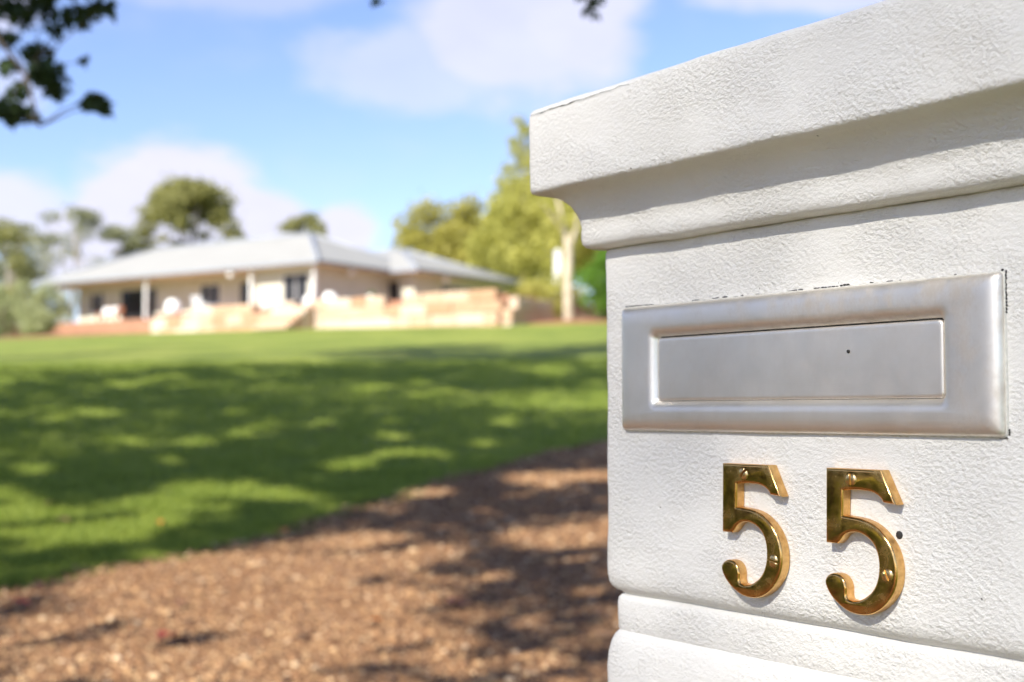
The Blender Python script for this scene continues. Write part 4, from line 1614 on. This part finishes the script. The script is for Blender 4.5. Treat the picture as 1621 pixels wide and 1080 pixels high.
hanging_branch('leafy dark branch hanging into the upper left corner',
               [(-4.6, 6.6, 4.2), (-3.5, 7.0, 3.75), (-2.95, 7.2, 3.35), (-2.7, 7.4, 2.95), (-2.62, 7.4, 2.68)], .022,
               [sp_(-.372, .298, .11), sp_(-.352, .300, .09, .2), sp_(-.328, .297, .10), sp_(-.308, .303, .08, -.2), sp_(-.382, .280, .07), sp_(-.357, .268, .09, .1), sp_(-.349, .252, .11, -.1),
                sp_(-.343, .240, .08), sp_(-.378, .258, .06), sp_(-.371, .240, .07, .2), sp_(-.380, .226, .08), sp_(-.365, .222, .07, .1), sp_(-.317, .232, .08), sp_(-.306, .228, .06, .1),
                sp_(-.323, .262, .03), sp_(-.345, .285, .05), sp_(-.36, .315, .12), sp_(-.33, .322, .12), sp_(-.39, .31, .12), sp_(-.376, .217, .05)], 6800, .08, .045, 1)
hanging_branch('small dark leaf tuft hanging at the top right of the sky',
               [(-.2, 6.0, 4.4), (.1, 6.7, 3.9), (.35, 7.2, 3.55), (.44, 7.4, 3.32)], .018,
               [sp_(.057, .302, .05), sp_(.062, .298, .035), sp_(.055, .312, .06), sp_(.066, .309, .05), sp_(.05, .322, .08), sp_(.062, .325, .09)], 3200, .075, .038, 2)
hanging_branch('tiny dark twig tip at the top middle of the sky',
               [(-1.2, 6.2, 4.4), (-1.0, 6.9, 3.9), (-.78, 7.4, 3.42)], .014,
               [sp_(-.102, .309, .035), sp_(-.106, .318, .06), sp_(-.098, .325, .08)], 3000, .07, .036, 3)


# ------------------------------------------------------------------ grass
def grass():
    N = 230000
    y = 7.0 + 25.0 * rng.random(N) ** 2.0
    xr = np.minimum(edge_x(y) + 0.05 * rng.normal(0, 1, N) + .05, .11 * y + .8)
    xl = -.43 * y - .8
    x = xl + (xr - xl) * rng.random(N)
    ok = xr > xl
    x, y = x[ok], y[ok]
    N = len(x)
    tuft = np.sin(x * 5.1 + 1.3 * np.sin(y * 3.7)) * np.sin(y * 4.3 + np.sin(x * 2.9))
    h = (0.034 + 0.020 * tuft + 0.016 * rng.normal(0, 1, N)).clip(.012, .11) * (1 + .01 * y)
    w = 0.0045 * (1 + .09 * (y - 7))
    a = rng.uniform(0, 2 * math.pi, N)
    lean = rng.normal(0, .45, (N, 2)) * h[:, None]
    z = ground(x, y)
    dx, dy = np.cos(a) * w, np.sin(a) * w
    A = np.stack([x - dx, y - dy, z - .004], -1)
    B = np.stack([x + dx, y + dy, z - .004], -1)
    Cc = np.stack([x + lean[:, 0], y + lean[:, 1], z + h], -1)
    V = np.stack([A, B, Cc], 1).reshape(-1, 3)
    F = np.arange(3 * N).reshape(-1, 3)
    o = ob('grass', mesh_np('grass', V, F, M['grass_blade']))
    tag(o, 'short green grass blades of the lawn beside the drive', 'grass', kind='stuff')


grass()


# ------------------------------------------------------------------ fallen leaves
def fallen_leaf_mesh(m):
    V, F = [], []
    n = 8
    for i in range(n + 1):
        t = i / n
        w = .5 * math.sin(math.pi * min(t * 1.06, 1)) ** .8 * (1 - .25 * t)
        zc = .16 * math.sin(t * 3.0) + .05 * math.sin(t * 9)
        V += [(t - .5, -w * .62, zc + .16 * w), (t - .5, 0, zc), (t - .5, w * .62, zc + .22 * w)]
    for i in range(n):
        for k in range(2):
            F.append((i * 3 + k, i * 3 + k + 1, i * 3 + k + 4, i * 3 + k + 3))
    return mesh_py('fallen_leaf', V, F, m, True)


LM = {k: fallen_leaf_mesh(M[k]) for k in ('leaf_orange', 'leaf_red', 'leaf_brown', 'leaf_tan')}
for (x, y, s, k, lab) in [
        (-1.52, 8.98, .10, 'leaf_orange', 'bright orange leaf lying on the gravel at the lawn edge'),
        (-2.42, 9.29, .075, 'leaf_orange', 'orange leaf on the grass nearest the drive edge'),
        (-3.12, 9.37, .085, 'leaf_tan', 'tan leaf on the sunny grass at the left'),
        (-3.45, 10.13, .085, 'leaf_brown', 'dark brown leaf on the grass at far left'),
        (-1.48, 5.82, .11, 'leaf_red', 'dark red leaf on the gravel low in the foreground'),
        (-.28, 6.56, .09, 'leaf_red', 'red brown leaf on the shaded gravel near the pillar'),
        (-.22, 6.50, .07, 'leaf_brown', 'brown leaf touching the red one near the pillar'),
        (-2.43, 6.68, .10, 'leaf_red', 'red leaf on the gravel at the left edge'),
        (-1.61, 6.64, .08, 'leaf_brown', 'brown leaf on sunlit gravel in the foreground'),
        (-2.51, 7.2, .08, 'leaf_brown', 'brown leaf on the gravel just below the grass at left'),
        (-2.14, 15.7, .14, 'leaf_brown', 'brown leaf far up on the shaded lawn'),
        (-.62, 6.15, .05, 'leaf_orange', 'small orange leaf on the gravel right of the foreground red leaf')]:
    on_drive = x > float(edge_x(y))
    zz = float(drive_z(np.array(x), np.array(y))) + .012 if on_drive else gz(x, y) + .035
    o = ob('fallen_leaf', LM[k], None, (x, y, zz), random.uniform(0, 6.28))
    s *= 1.45
    o.scale = (s, s, s)
    tag(o, lab, 'leaf', 'fallen leaves on the drive and lawn')
